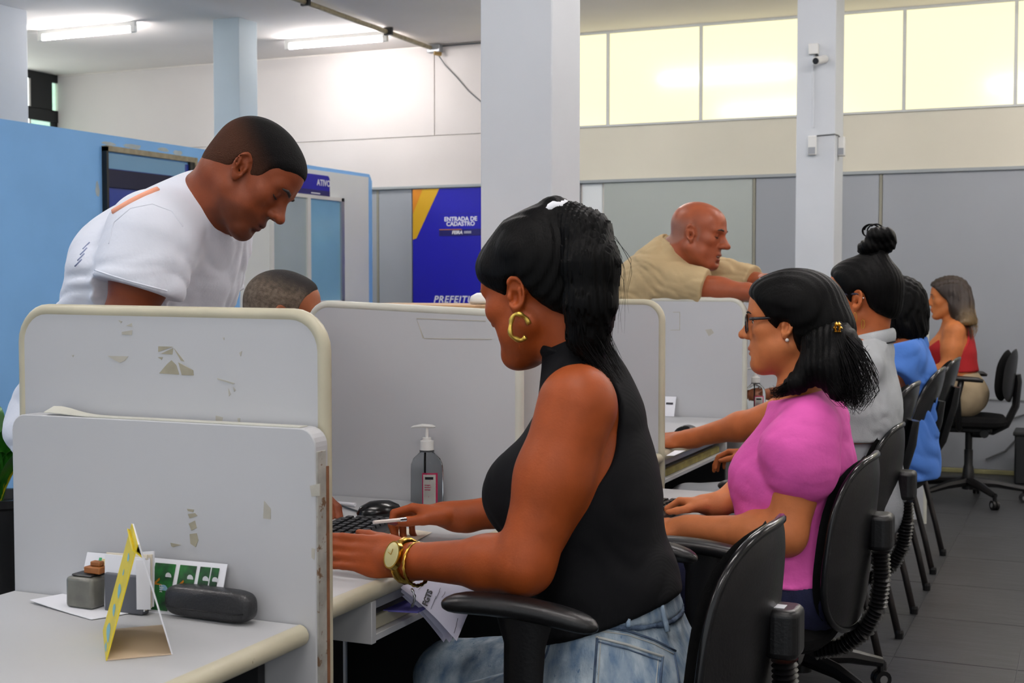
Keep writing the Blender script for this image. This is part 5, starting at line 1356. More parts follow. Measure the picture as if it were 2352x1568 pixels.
    P = legs(t, hips, knees, ank, M_jean, 0.0065, (0.100, 0.068, 0.052), wr=fj, extra=[chain([pel, wst], [0.132, 0.106], l, 0.68), ell(pel + (0.03, -0.07, -0.02), (0.105, 0.09, 0.10), None, 0.05), ell(pel + (0.03, 0.07, -0.02), (0.105, 0.09, 0.10), None, 0.05)],
             cuts=[plane(PY(1545, 1372, Y0), (0.25, 0, 1.0))], off=0.010)
    up_ = np.array([0.22, 0, 1.0]); up_ /= np.linalg.norm(up_); w0 = PY(1545, 1374, Y0)
    base = P
    band = lambda off, a, b, name, m: blob(name, base[:3], 0.005, m, t, off=off, cuts=[plane(w0 + up_ * a, up_), plane(w0 + up_ * b, -up_)], wr=fj, lim=((-1.0, 1.9, 0.55), (-0.5, 2.6, 0.85)))
    band(0.0135, 0.004, -0.030, 'waistband', M_jean)
    band(0.0145, -0.025, -0.036, 'waist_seam', M_jeand)
    # seams, back pocket and belt loops on the near hip
    G = dict(off=0.010, wr=fj, t0=1.9, t1=2.9)
    for pth, r_, m_, nm in (([(1232, 1458), (1300, 1444), (1380, 1440), (1440, 1448), (1500, 1468), (1552, 1494)], 0.0022, M_jeand, 'yoke_seam'), ([(1232, 1466), (1300, 1452), (1380, 1449), (1440, 1457), (1500, 1477), (1550, 1503)], 0.0012, M_stitch, 'yoke_stitch'),
                            ([(1372, 1462), (1364, 1568), (1360, 1600)], 0.0022, M_jeand, 'pocket_edge'), ([(1368, 1462), (1440, 1480), (1524, 1508)], 0.0024, M_stitch, 'pocket_hem'), ([(1370, 1472), (1440, 1490), (1520, 1518)], 0.0014, M_jeand, 'pocket_stitch'),
                            ([(1522, 1508), (1516, 1568), (1512, 1600)], 0.0022, M_jeand, 'pocket_edge'), ([(1380, 1470), (1373, 1568), (1370, 1600)], 0.0010, M_stitch, 'pocket_stitch'), ([(1512, 1512), (1507, 1568), (1504, 1600)], 0.0010, M_stitch, 'pocket_stitch'),
                            ([(1268, 1462), (1252, 1510), (1226, 1545), (1180, 1575)], 0.0020, M_jeand, 'side_seam'), ([(1548, 1500), (1556, 1540), (1560, 1568)], 0.0022, M_jeand, 'centre_seam')):
        seam(nm, pth, base, m_, t, r_, n=26, **G)
    for (x0, y0, x1, y1) in ((1519, 1390, 1534, 1450), (1440, 1398, 1444, 1440)):
        seam('belt_loop', [(x0, y0), (x1, y1)], base[:3], M_jean, t, 0.0048, off=0.0155, wr=fj, t0=1.9, t1=2.9, n=8)
    # hair pulled back into a ponytail
    line = [(-0.13, -0.085), (-0.085, -0.072), (-0.05, -0.040), (-0.03, -0.012), (-0.022, 0.02), (0.012, 0.012), (0.022, -0.010), (0.034, -0.002), (0.052, 0.024), (0.075, 0.046), (0.10, 0.062)]
    hairP = cran_prims(F)
    tie = F.w(-0.078, 0.0, 0.125)
    hairP.append(cone(F.w(-0.03, 0, 0.09), tie, 0.055, 0.022, 0.04))
    hs = lambda p: 0.0012 * np.sin(F.loc(p)[:, 1] * 420 + F.loc(p)[:, 2] * 160)
    hr = blob('hair', hairP, 0.004, HB, t, off=0.009, cuts=[hair_cut(F, line)] + ear_hole(F), wr=lambda p: hs(p) + taper(F, line)(p), kc=0.006)
    pts = [PY(1280, 516, 2.21), PY(1312, 508, 2.19), PY(1346, 540, 2.17), PY(1358, 610, 2.15), PY(1356, 700, 2.14), PY(1352, 775, 2.145), PY(1372, 830, 2.15)]
    rad = [0.012, 0.030, 0.042, 0.047, 0.042, 0.034, 0.014]
    # strands of the ponytail pass through the tie
    pony = [cone(pts[i], pts[i + 1], rad[i], rad[i + 1], 0.02) for i in range(len(pts) - 1)]
    ps = lambda p: 0.0022 * np.sin(p[:, 0] * 560 + 40 * p[:, 2]) + 0.0016 * np.sin(p[:, 1] * 700 + 3)
    blob('ponytail', pony, 0.004, HB, t, wr=ps)
    strands('ponytail_strands', [pts[:6] + [PY(1392, 838, 2.135), PY(1428, 880, 2.13)]], 240, [0.004, 0.022, 0.040, 0.048, 0.044, 0.040, 0.028, 0.014], 0.0011, HBs, hr, seed=4, pts=16, wav=0.004, wf=9)
    strands('flyaway_strands', [[pts[1], pts[2] + (0.03, 0, 0), pts[3] + (0.045, 0, 0), pts[4] + (0.045, 0, 0.02), pts[4] + (0.05, 0, -0.06)]], 22, [0.01, 0.02, 0.03, 0.03, 0.03], 0.0006, HBs, hr, seed=9, pts=14, wav=0.008, wf=7)
    MB().tube([tie + 0.026 * (math.cos(a) * F.R[1] + math.sin(a) * F.R[0] * 0.9) + F.R[2] * (0.006 + 0.002 * math.sin(7 * a)) for a in np.linspace(0, 2 * math.pi, 28, endpoint=False)], 0.0095, 10, closed=True).build('hair_tie', M_paper, t, smooth=True)
    # gold earring: open twisted hoop
    ec = PY(1193, 751, 2.115)
    ring = []
    for k in range(26):
        a = math.radians(12 + 300 * k / 25)
        w = 0.017 * (1 + 0.10 * math.cos(3 * a + 0.5)); hgt = 0.0225 * (1 + 0.05 * math.sin(4 * a))
        ring.append(ec + RGT * (w * math.cos(a)) + np.array([0, 0, 1]) * (hgt * math.sin(a)) + FWD * (0.002 * math.sin(3 * a)))
    MB().tube(ring, [0.0042 + 0.0008 * math.sin(k * 1.3) for k in range(26)], 10).build('earring', M_goldm, t, smooth=True)
    # gold watch and bracelet on the near wrist
    ad = wrL - elL; ad /= np.linalg.norm(ad)
    wc = wrL - ad * 0.004
    n1 = EYE - wc; n1 -= ad * n1.dot(ad); n1 /= np.linalg.norm(n1); n1 = n1 + np.array([0, 0, 0.25]); n1 -= ad * n1.dot(ad); n1 /= np.linalg.norm(n1); n2 = np.cross(ad, n1)
    wt = MB().tube([wc + 0.0325 * (math.cos(a) * n1 + math.sin(a) * n2) for a in np.linspace(0, 2 * math.pi, 40, endpoint=False)], [0.0088 + (0.0010 if k % 2 else 0) for k in range(40)], 8, closed=True, flat=(ad, 1.0)).build('watch', M_gold, t, smooth=True)
    fc_ = wc + n1 * 0.037
    def disc(rx, ry, d0, d1, name, m):
        ps = [(rx * math.cos(a), ry * math.sin(a)) for a in np.linspace(0, 2 * math.pi, 28, endpoint=False)]
        mb = MB(); vs = [fc_ + ad * x + n2 * y + n1 * d0 for x, y in ps] + [fc_ + ad * x * 0.94 + n2 * y * 0.94 + n1 * d1 for x, y in ps]
        mb.add(vs, [tuple(range(27, -1, -1)), tuple(range(28, 56))] + [(i, (i + 1) % 28, 28 + (i + 1) % 28, 28 + i) for i in range(28)])
        return mb.build(name, m, wt, smooth='auto')
    disc(0.0185, 0.0260, -0.006, 0.0040, 'case', M_gold)
    disc(0.0150, 0.0222, 0.0042, 0.0050, 'dial', mat('watch_dial', (206, 196, 140), 0.3, 0.2))
    for (dx_, dy_) in ((0.007, 0.004), (-0.002, 0.010)):
        MB().tube([fc_ + n1 * 0.0056, fc_ + n1 * 0.0056 + ad * dx_ + n2 * dy_], 0.0006, 5).build('watch_hand', M_gold, wt)
    bc = wrL - ad * 0.03 + np.array([0, 0, -0.006])
    br = MB().tube([bc + 0.0365 * (math.cos(a) * n1 + math.sin(a) * n2) for a in np.linspace(0, 2 * math.pi, 44, endpoint=False)], [0.0026 + (0.0014 if k % 2 else 0) for k in range(44)], 6, closed=True).build('chain_bracelet', M_gold, t, smooth=True)
    cp_ = bc + np.array([-0.006, 0, -0.040])
    MB().tube([cp_ + np.array([0.006 * math.sin(k * 0.4), -0.012, -0.0042 * k]) for k in range(9)], [0.0016 + (0.0016 if k % 2 else 0) for k in range(9)], 6).build('chain_pendant', M_steel, br, smooth=True)
    # thumb nail of the right hand
    tp, td, tn, tt = JR['thumb']
    R = np.array([td, np.cross(td, tn) / np.linalg.norm(np.cross(td, tn)), tn])
    blob('thumb_nail', [ell(tp + td * 0.006 + tt * 0.004 + np.array([0, -0.0035, 0.002]), (0.013, 0.0065, 0.0055), R, 0.01)], 0.0015, M_nail, t)
    # pen between the fingers
    a, b = PZ(858, 1199, 0.800), PZ(932, 1192, 0.797)
    pn = thing('ballpoint_pen', 'silver and white ballpoint pen held by the woman in black', 'pen', tuple(a))
    MB().tube([a, a * 0.12 + b * 0.88], 0.0036, 10).build('barrel', M_pearl, pn, smooth='auto')
    MB().tube([a * 0.2 + b * 0.8, b], [0.0042, 0.0044], 10).build('cap', M_steel, pn, smooth='auto')
woman_black()
# ------------------------------------------------------------------ shared builders
def lip_attr(F, lips=1.0, mouth=0.0):
    a = F.e((0.0955, 0, -0.0500), (0.014, 0.0225, 0.0068 * lips)); b = F.e((0.0930, 0, -0.0625 - mouth), (0.0135, 0.0200, 0.0076 * lips))
    return lambda p: np.clip(0.5 - np.minimum(a[0](p), b[0](p)) / 0.003, 0, 1) * 0.8
def smooth01(x): x = np.clip(x, 0, 1); return x * x * (3 - 2 * x)
def spectacles(F, parent, rx=0.0255, rz=0.0215, m=M_glassf, r=0.0022, sides=(-1, 1), lens=True):
    g = None
    for s in (-1, 1):
        c = np.array([0.099, s * 0.0335, 0.0115]); ring = []
        for a in np.linspace(0, 2 * math.pi, 32, endpoint=False):
            ca, sa = math.cos(a), math.sin(a); q = (abs(ca) ** 2.6 + abs(sa) ** 2.6) ** (-1 / 2.6)
            y = s * rx * q * ca; z = rz * q * sa * (1.08 if sa > 0 else 0.98)
            ring.append(F.w(c[0] - 0.10 * abs(y + c[1] - 0) * 0.35 - 0.05 * z * 0.4 + 0.004, c[1] + y, c[2] + z))
        o = MB().tube(ring, r * F.s, 8, closed=True).build('spectacle_rim' if g is not None else 'spectacles', m, parent if g is None else g, smooth=True)
        if g is None: g = o
        if lens: MB().add(ring, [tuple(range(32))]).build('lens', M_lens, g)
        MB().tube([F.w(0.0905, s * 0.0575, 0.024), F.w(0.084, s * 0.067, 0.025), F.w(0.045, s * 0.073, 0.025), F.w(0.0, s * 0.077, 0.026), F.w(-0.018, s * 0.077, 0.012)], [r * 1.3 * F.s] * 4 + [r * 0.8 * F.s], 6, flat=(F.R[2], 1.3)).build('temple_arm', m, g, smooth=True)
    MB().tube([F.w(0.0995, -0.009, 0.016), F.w(0.102, 0, 0.018), F.w(0.0995, 0.009, 0.016)], r * F.s, 6).build('bridge', m, g, smooth=True)
    return g
def upper_lash(F, parent, m):
    for s in (-1, 1):
        MB().tube([F.w(0.0868, s * 0.0205, 0.0190), F.w(0.0890, s * 0.026, 0.0222), F.w(0.0892, s * 0.033, 0.0228), F.w(0.0868, s * 0.041, 0.0212), F.w(0.0815, s * 0.0475, 0.0182)], [0.0006 * F.s, 0.0013 * F.s, 0.0016 * F.s, 0.0016 * F.s, 0.0009 * F.s], 6).build('eyelashes', m, parent, smooth=True)
def sphere(c, r, n=14, m=9):
    return MB().lathe([(max(1e-4, r * math.sin(q)), -r * math.cos(q)) for q in np.linspace(0, math.pi, m)], n, c)
def neck_prims(nkb, F, r0=0.056, r1=0.052):
    return [cone(nkb - np.array([0, 0, 0.03]), F.w(-0.030, 0, -0.035), r0, r1, 0.03), F.e((0.03, 0, -0.070), (0.042, 0.040, 0.026), 0.03)]
def sleeve(sh, el, frac, r0, r1, torso=None):
    sh = np.array(sh, float); el = np.array(el, float); e = sh + (el - sh) * (frac + 0.05); c = (sh + (el - sh) * frac).astype(np.float32)
    d = ((el - sh) / np.linalg.norm(el - sh)).astype(np.float32); a, b = sh.astype(np.float32), el.astype(np.float32)
    def cut(p):
        x = d_cone(p, a, b, r0, r1); m = x < 0.05
        if torso is not None: m &= x < torso[0](p) - 0.004
        return np.where(m, (p - c) @ d, -1.0)
    return cone(sh, e, r0, r1, 0.035), cut

# ------------------------------------------------------------------ woman in the pink blouse
def woman_pink():
    t = thing('person', 'woman in pink puff sleeved blouse and dark rimmed spectacles typing', 'person', (-0.76, 3.18, 0.475))
    Y0 = 3.18
    pel = PY(1838, 1320, Y0); wst = PY(1822, 1220, Y0); cst = PY(1832, 1085, Y0); upc = PY(1852, 985, Y0); nkb = PY(1846, 915, Y0)
    l = np.array([0.0, -1.0, 0.0])
    shL = PY(1862, 985, 3.035); elL = PY(1806, 1228, 2.985); wrL = PY(1580, 1212, 3.05)
    shR = shL + np.array([-0.03, 0.29, -0.005]); elR = np.array([-0.80, 3.42, 0.72]); wrR = PY(1640, 1160, 3.33)
    F = head_frame_from_ear(PY(1808, 752, 3.105), 1, 186, 3, 0, 0.97)
    torso = chain([pel, wst, cst, upc], [0.122, 0.108, 0.115, 0.088], l, 0.70)
    traps = [cone(nkb, shL + (0, 0.01, 0.01), 0.046, 0.046, 0.05), cone(nkb, shR + (0, 0, 0.01), 0.046, 0.046, 0.05)]
    bust = [ell(cst + (-0.075, s * 0.07, -0.01), (0.062, 0.064, 0.066), None, 0.04) for s in (-1, 1)]
    Lh, _ = hand_prims(wrL, (-1, 0.05, -0.06), (0.0, -0.35, 0.93), 1, (30, 40, 20), s=0.95)
    Rh, _ = hand_prims(wrR, (-1, 0.0, 0.05), (0.0, 0.25, 0.95), -1, (40, 50, 25), s=0.95, thumb=(40, 25))
    aL = arm_prims(shL, elL, wrL, (0.054, 0.050, 0.043, 0.042, 0.028)); aR = arm_prims(shR, elR, wrR, (0.054, 0.050, 0.043, 0.042, 0.028))
    body = [torso] + traps + bust + neck_prims(nkb, F, 0.060, 0.056) + [F.e((0.022, 0, -0.084), (0.045, 0.040, 0.024), 0.03)] + head_prims(F, jaw=1.03, cheek=1.04, fat=0.007, nose=0.92, lid=0.0055) + [grp(aL + Lh, 0.03), grp(aR + Rh, 0.03)]
    blob('body', body, 0.0038, SK2, t, lim=((-9, -9, 0.45), (9, 9, 9)), attrs={'lip': lip_attr(F)})
    eye_parts(F, t); brow_parts(F, t, M_browh, 0.0026); upper_lash(F, t, M_browh)
    # blouse with gathered neck and puffed sleeves
    cufL = shL * 0.58 + elL * 0.42; cufR = shR * 0.58 + elR * 0.42
    puff = []
    for sh, cu in ((shL, cufL), (shR, cufR)):
        mid = sh * 0.45 + cu * 0.55
        puff.append(grp([cone(sh, mid + (-0.012, 0, 0.0), 0.058, 0.076, 0.03), cone(mid + (-0.012, 0, 0), cu - (cu - sh) * 0.12, 0.078, 0.072, 0.03)], 0.010))
    dL = (elL - shL) / np.linalg.norm(elL - shL); dR = (elR - shR) / np.linalg.norm(elR - shR)
    fo0 = folds(21, 14, 0.007); fo1 = folds(22, 44, 0.0035); fo = lambda p: fo0(p) + fo1(p); gat = folds(5, 60, 0.004, (0.2, 1.0, 0.1))
    hemz = PY(1850, 1345, 3.05)[2]
    def cutsl(p, c=cufL.astype(np.float32), d=dL.astype(np.float32)): return np.where(((p - c) ** 2).sum(1) < 0.13 ** 2, (p - c) @ d, -1)
    def cutsr(p, c=cufR.astype(np.float32), d=dR.astype(np.float32)): return np.where(((p - c) ** 2).sum(1) < 0.13 ** 2, (p - c) @ d, -1)
    skirt = chain([pel - (0, 0, 0.02), wst], [0.130, 0.114], l, 0.70)
    bl = blob('blouse', [torso, skirt] + traps + bust + puff, 0.005, M_pink, t, off=0.009, wr=lambda p: fo(p) + gat(p) * np.clip((p[:, 2] - 1.02) / 0.1, 0, 1),
         cuts=[plane((0, 0, hemz), (0, 0, -1)), plane(nkb + (0, 0, 0.012), (-0.25, 0, 1))])
    for (cu, d, el) in ((cufL, dL, elL), (cufR, dR, elR)):
        blob('sleeve_cuff', [cone(cu - d * 0.02, cu + d * 0.036, 0.0600, 0.0545, 0.01)], 0.004, M_pink, bl, wr=folds(7, 190, 0.0035, (1, 0.4, 0)), cuts=[plane(cu + d * 0.034, d), plane(cu - d * 0.02, -d)])
    blob('neck_ruffle', [cone(nkb - (0, 0, 0.012), nkb + (-0.004, 0, 0.022), 0.066, 0.060, 0.01)], 0.004, M_pink, bl, wr=folds(9, 150, 0.005, (1, 0.6, 0)), cuts=[plane(nkb + (0, 0, 0.026), (-0.2, 0, 1)), plane(nkb - (0, 0, 0.014), (0, 0, -1))])
    legs(t, [pel + (0, -0.085, -0.02), pel + (0, 0.085, -0.02)], [np.array([-1.17, 3.08, 0.53]), np.array([-1.17, 3.30, 0.53])], [np.array([-1.1, 3.08, 0.09]), np.array([-1.1, 3.30, 0.09])], M_navyj,
         0.009, (0.094, 0.066, 0.05), extra=[chain([pel, wst - (0, 0, 0.03)], [0.126, 0.10], l, 0.70), ell(pel + (0.02, 0, -0.01), (0.115, 0.17, 0.10), None, 0.04)], wr=folds(13, 30, 0.004))
    # hair
    line = [(-0.13, -0.10), (-0.03, -0.10), (-0.012, -0.02), (-0.004, 0.012), (0.016, 0.014), (0.028, -0.012), (0.040, 0.004), (0.058, 0.040), (0.078, 0.068), (0.10, 0.084)]
    clip = PY(1930, 752, 3.10)
    hp = cran_prims(F) + [F.e((-0.05, 0, 0.03), (0.075, 0.078, 0.078), 0.03), cone(F.w(-0.06, 0.0, 0.0), clip + (-0.02, 0.05, -0.01), 0.066, 0.034, 0.05)]
    hs = lambda p: 0.0012 * np.sin(F.loc(p)[:, 1] * 380 + F.loc(p)[:, 2] * 120 + 60 * F.loc(p)[:, 0])
    hr = blob('hair', hp, 0.004, HB, t, off=0.012, cuts=[hair_cut(F, line)] + ear_hole(F, (0.017, 0.05, 0.022), (0.004, 0, -0.014)), wr=lambda p: hs(p) + taper(F, line)(p), kc=0.006)
    tail = [clip + (-0.02, 0.04, -0.01), PY(1925, 800, 3.10), PY(1915, 850, 3.06), PY(1925, 900, 3.03)]
    tr = [0.040, 0.050, 0.048, 0.022]
    side = [PY(1880, 790, 3.10), PY(1868, 845, 3.07), PY(1830, 880, 3.05), PY(1800, 897, 3.06)]
    blob('loose_hair', [cone(tail[i], tail[i + 1], tr[i], tr[i + 1], 0.02) for i in range(3)] + [cone(side[i], side[i + 1], (0.040, 0.034, 0.022, 0.012)[i], (0.034, 0.022, 0.012)[i], 0.02) for i in range(3)], 0.0045, HB, t,
         wr=lambda p: 0.002 * np.sin(p[:, 0] * 420 + 60 * p[:, 2]))
    strands('curly_strands', [tail[:3] + [PY(1948, 905, 3.03), PY(1962, 925, 3.03)], [PY(1925, 770, 3.09), PY(1955, 830, 3.05), PY(1972, 880, 3.04), PY(1965, 915, 3.03), PY(1945, 905, 3.03)]], 260, [0.02, 0.045, 0.052, 0.036, 0.018], 0.0009, HBs, hr, 31, 26, 0.006, 9)
    strands('curly_strands', [side + [PY(1782, 905, 3.05), PY(1776, 892, 3.05)]], 140, [0.045, 0.03, 0.024, 0.016, 0.012, 0.008], 0.0009, HBs, hr, 33, 26, 0.005, 10)
    strands('flyaway_strands', [[PY(1935, 760, 3.08), PY(1960, 790, 3.06), PY(1985, 808, 3.05), PY(1998, 798, 3.05)], [PY(1930, 780, 3.08), PY(1965, 830, 3.05), PY(1975, 870, 3.04), PY(1985, 885, 3.04)]], 5, [0.004, 0.008, 0.008, 0.005], 0.0010, HBs, hr, 35, 14, 0.004, 6)
    ck = MB()
    for k in range(6):
        a = k * 1.05; c = clip + np.array([0.006 * math.cos(a), -0.035, 0.010 * math.sin(a)])
        ck.lathe([(1e-4, -0.006), (0.006, 0), (1e-4, 0.006)], 8, c)
    ck.build('hair_clip', M_gold, t, smooth='auto')
    spectacles(F, t)
    sphere(F.w(0.0005, 0.082, -0.030), 0.0045).build('earring', M_pearl, t, smooth=True)
woman_pink()

# ------------------------------------------------------------------ woman with the hair bun
def woman_bun():
    t = thing('person', 'woman in grey polo shirt with black hair in a high bun', 'person', (-0.8, 4.08, 0.475))
    Y0 = 4.09
    pel = PY(1975, 1150, Y0); wst = PY(1965, 1040, Y0); cst = PY(1962, 930, Y0); upc = PY(1972, 850, Y0); nkb = PY(1992, 795, Y0)
    l = np.array([0.0, -1.0, 0.0])
    shL = PY(1960, 845, 3.96); elL = PY(1748, 968, 3.985); wrL = PY(1582, 1008, 4.03)
    shR = shL + np.array([-0.03, 0.28, 0.0]); elR = np.array([-0.86, 4.36, 0.78]); wrR = np.array([-1.00, 4.30, 0.70])
    F = head_frame_from_ear(PY(1970, 694, 4.02), 1, 176, 3, 0, 1.0)
    torso = chain([pel, wst, cst, upc], [0.122, 0.108, 0.113, 0.088], l, 0.70)
    traps = [cone(nkb, shL + (0, 0.01, 0.01), 0.044, 0.046, 0.05), cone(nkb, shR + (0, 0, 0.01), 0.044, 0.046, 0.05)]
    bust = [ell(cst + (-0.075, s * 0.07, -0.01), (0.058, 0.062, 0.062), None, 0.04) for s in (-1, 1)]
    Lh, _ = hand_prims(wrL, (-1, 0.06, -0.10), (0.0, -0.5, 0.85), 1, (25, 30, 15), s=0.95)
    Rh, _ = hand_prims(wrR, (-1, 0.0, 0.0), (0.0, 0.25, 0.95), -1, (30, 40, 20), s=0.95)
    aL = arm_prims(shL, elL, wrL, (0.052, 0.048, 0.042, 0.041, 0.027)); aR = arm_prims(shR, elR, wrR, (0.052, 0.048, 0.042, 0.041, 0.027))
    body = [torso] + traps + bust + neck_prims(nkb, F, 0.055, 0.052) + head_prims(F) + [grp(aL + Lh, 0.03), grp(aR + Rh, 0.03)]
    blob('body', body, 0.0042, SK3, t, lim=((-9, -9, 0.45), (9, 9, 9)), attrs={'lip': lip_attr(F)})
    eye_parts(F, t); brow_parts(F, t, M_browh, 0.0022)
    s1, c1 = sleeve(shL, elL, 0.45, 0.064, 0.062, torso); s2, c2 = sleeve(shR, elR, 0.45, 0.064, 0.062, torso)
    fo0 = folds(41, 17, 0.018, (0.7, 0.1, 0.8)); fo9 = folds(42, 40, 0.007, (0.5, 0.1, 0.9)); fo = lambda p: fo0(p) + fo9(p)
    sk = chain([pel, wst], [0.130, 0.115], l, 0.70)
    po = blob('polo_shirt', [torso, sk] + traps + bust + [s1, s2], 0.006, M_greyk, t, off=0.012, wr=fo, cuts=[plane((0, 0, PY(1990, 1015, 3.95)[2]), (0, 0, -1)), plane(nkb + (0, 0, 0.022), (-0.2, 0, 1)), c1, c2])
    na = F.w(-0.03, 0, -0.035) - nkb; na /= np.linalg.norm(na)
    cb0 = nkb + (0.012, 0, 0.0)
    def cring(dz, rx, ry, r, fl, name, m, par):
        MB().tube([cb0 + np.array([rx * math.cos(a) - 0.004, ry * math.sin(a), dz + 0.016 * math.cos(a)]) for a in np.linspace(0, 2 * math.pi, 40, endpoint=False)], r, 10, closed=True, flat=((0, 0, 1), fl)).build(name, m, par, smooth=True)
    cring(0.018, 0.066, 0.068, 0.010, 2.3, 'polo_collar', M_greyk, po)
    cring(0.000, 0.0715, 0.0735, 0.0030, 0.9, 'collar_stripe', M_blackc, po)
    legs(t, [pel + (0, -0.085, -0.02), pel + (0, 0.085, -0.02)], [np.array([-1.2, 4.0, 0.53]), np.array([-1.2, 4.2, 0.53])], [np.array([-1.15, 4.0, 0.09]), np.array([-1.15, 4.2, 0.09])], mat('pale_grey_trousers', (150, 154, 158), 0.85, bump=(200, 0.2)),
         0.010, (0.092, 0.066, 0.05), extra=[chain([pel, wst], [0.136, 0.124], l, 0.70)], cuts=[plane((0, 0, PY(1990, 955, 3.95)[2]), (0, 0, 1))])
    line = [(-0.13, -0.065), (-0.085, -0.055), (-0.05, -0.035), (-0.03, -0.015), (-0.02, 0.02), (0.010, 0.014), (0.022, -0.012), (0.034, 0.012), (0.052, 0.05), (0.075, 0.075), (0.10, 0.088)]
    bun = F.w(-0.046, 0.0, 0.150)
    hs = lambda p: 0.0012 * np.sin(F.loc(p)[:, 1] * 380 + F.loc(p)[:, 0] * 200)
    hr = blob('hair', cran_prims(F) + [cone(F.w(-0.03, 0, 0.09), bun, 0.042, 0.020, 0.03)], 0.0045, HB, t, off=0.010, cuts=[hair_cut(F, line)] + ear_hole(F, (0.022, 0.05, 0.034)), wr=lambda p: hs(p) + taper(F, line)(p), kc=0.006)
    rs = np.random.RandomState(3); bp = []
    for k in range(9):
        a = k * 2.4; c = bun + 0.026 * np.array([math.cos(a), 0.8 * math.sin(a), 0.9 * math.sin(1.7 * a) + 0.85])
        bp.append(ell(c, (0.032, 0.030, 0.027), None, 0.006))
    blob('bun', bp, 0.0045, HB, t, wr=lambda p: 0.0022 * np.sin(p[:, 0] * 380 + 200 * p[:, 2]))
    for k in range(5):
        a0 = 0.6 * k - 0.6; c = bun + np.array([0.01 * math.cos(k * 2), 0, 0.035])
        MB().tube([c + np.array([0.020 * math.cos(a) * (1 + 0.1 * k) - 0.012, 0.012 * math.sin(k), 0.020 * math.sin(a) + 0.026]) for a in np.linspace(a0, a0 + 3.0, 12)], 0.0022, 6).build('loose_loop', HBs, hr, smooth=True)
    spectacles(F, t, m=mat('blue_black_frame', (34, 34, 56), 0.25))
    for (x, z, ln) in ((0.006, -0.030, 0.030), (-0.016, -0.052, 0.026)):
        c = F.w(x, 0.082, z)
        MB().tube([c + np.array([0.0045 * math.sin(q), -0.002, -ln * 0.5 * (1 - math.cos(q))]) for q in np.linspace(0, 2 * math.pi, 20, endpoint=False)], 0.0011, 6, closed=True).build('earring', M_gold, t, smooth=True)
    sphere(F.w(-0.021, 0.088, 0.012), 0.0022).build('ear_stud', M_pearl, t, smooth=True)
woman_bun()

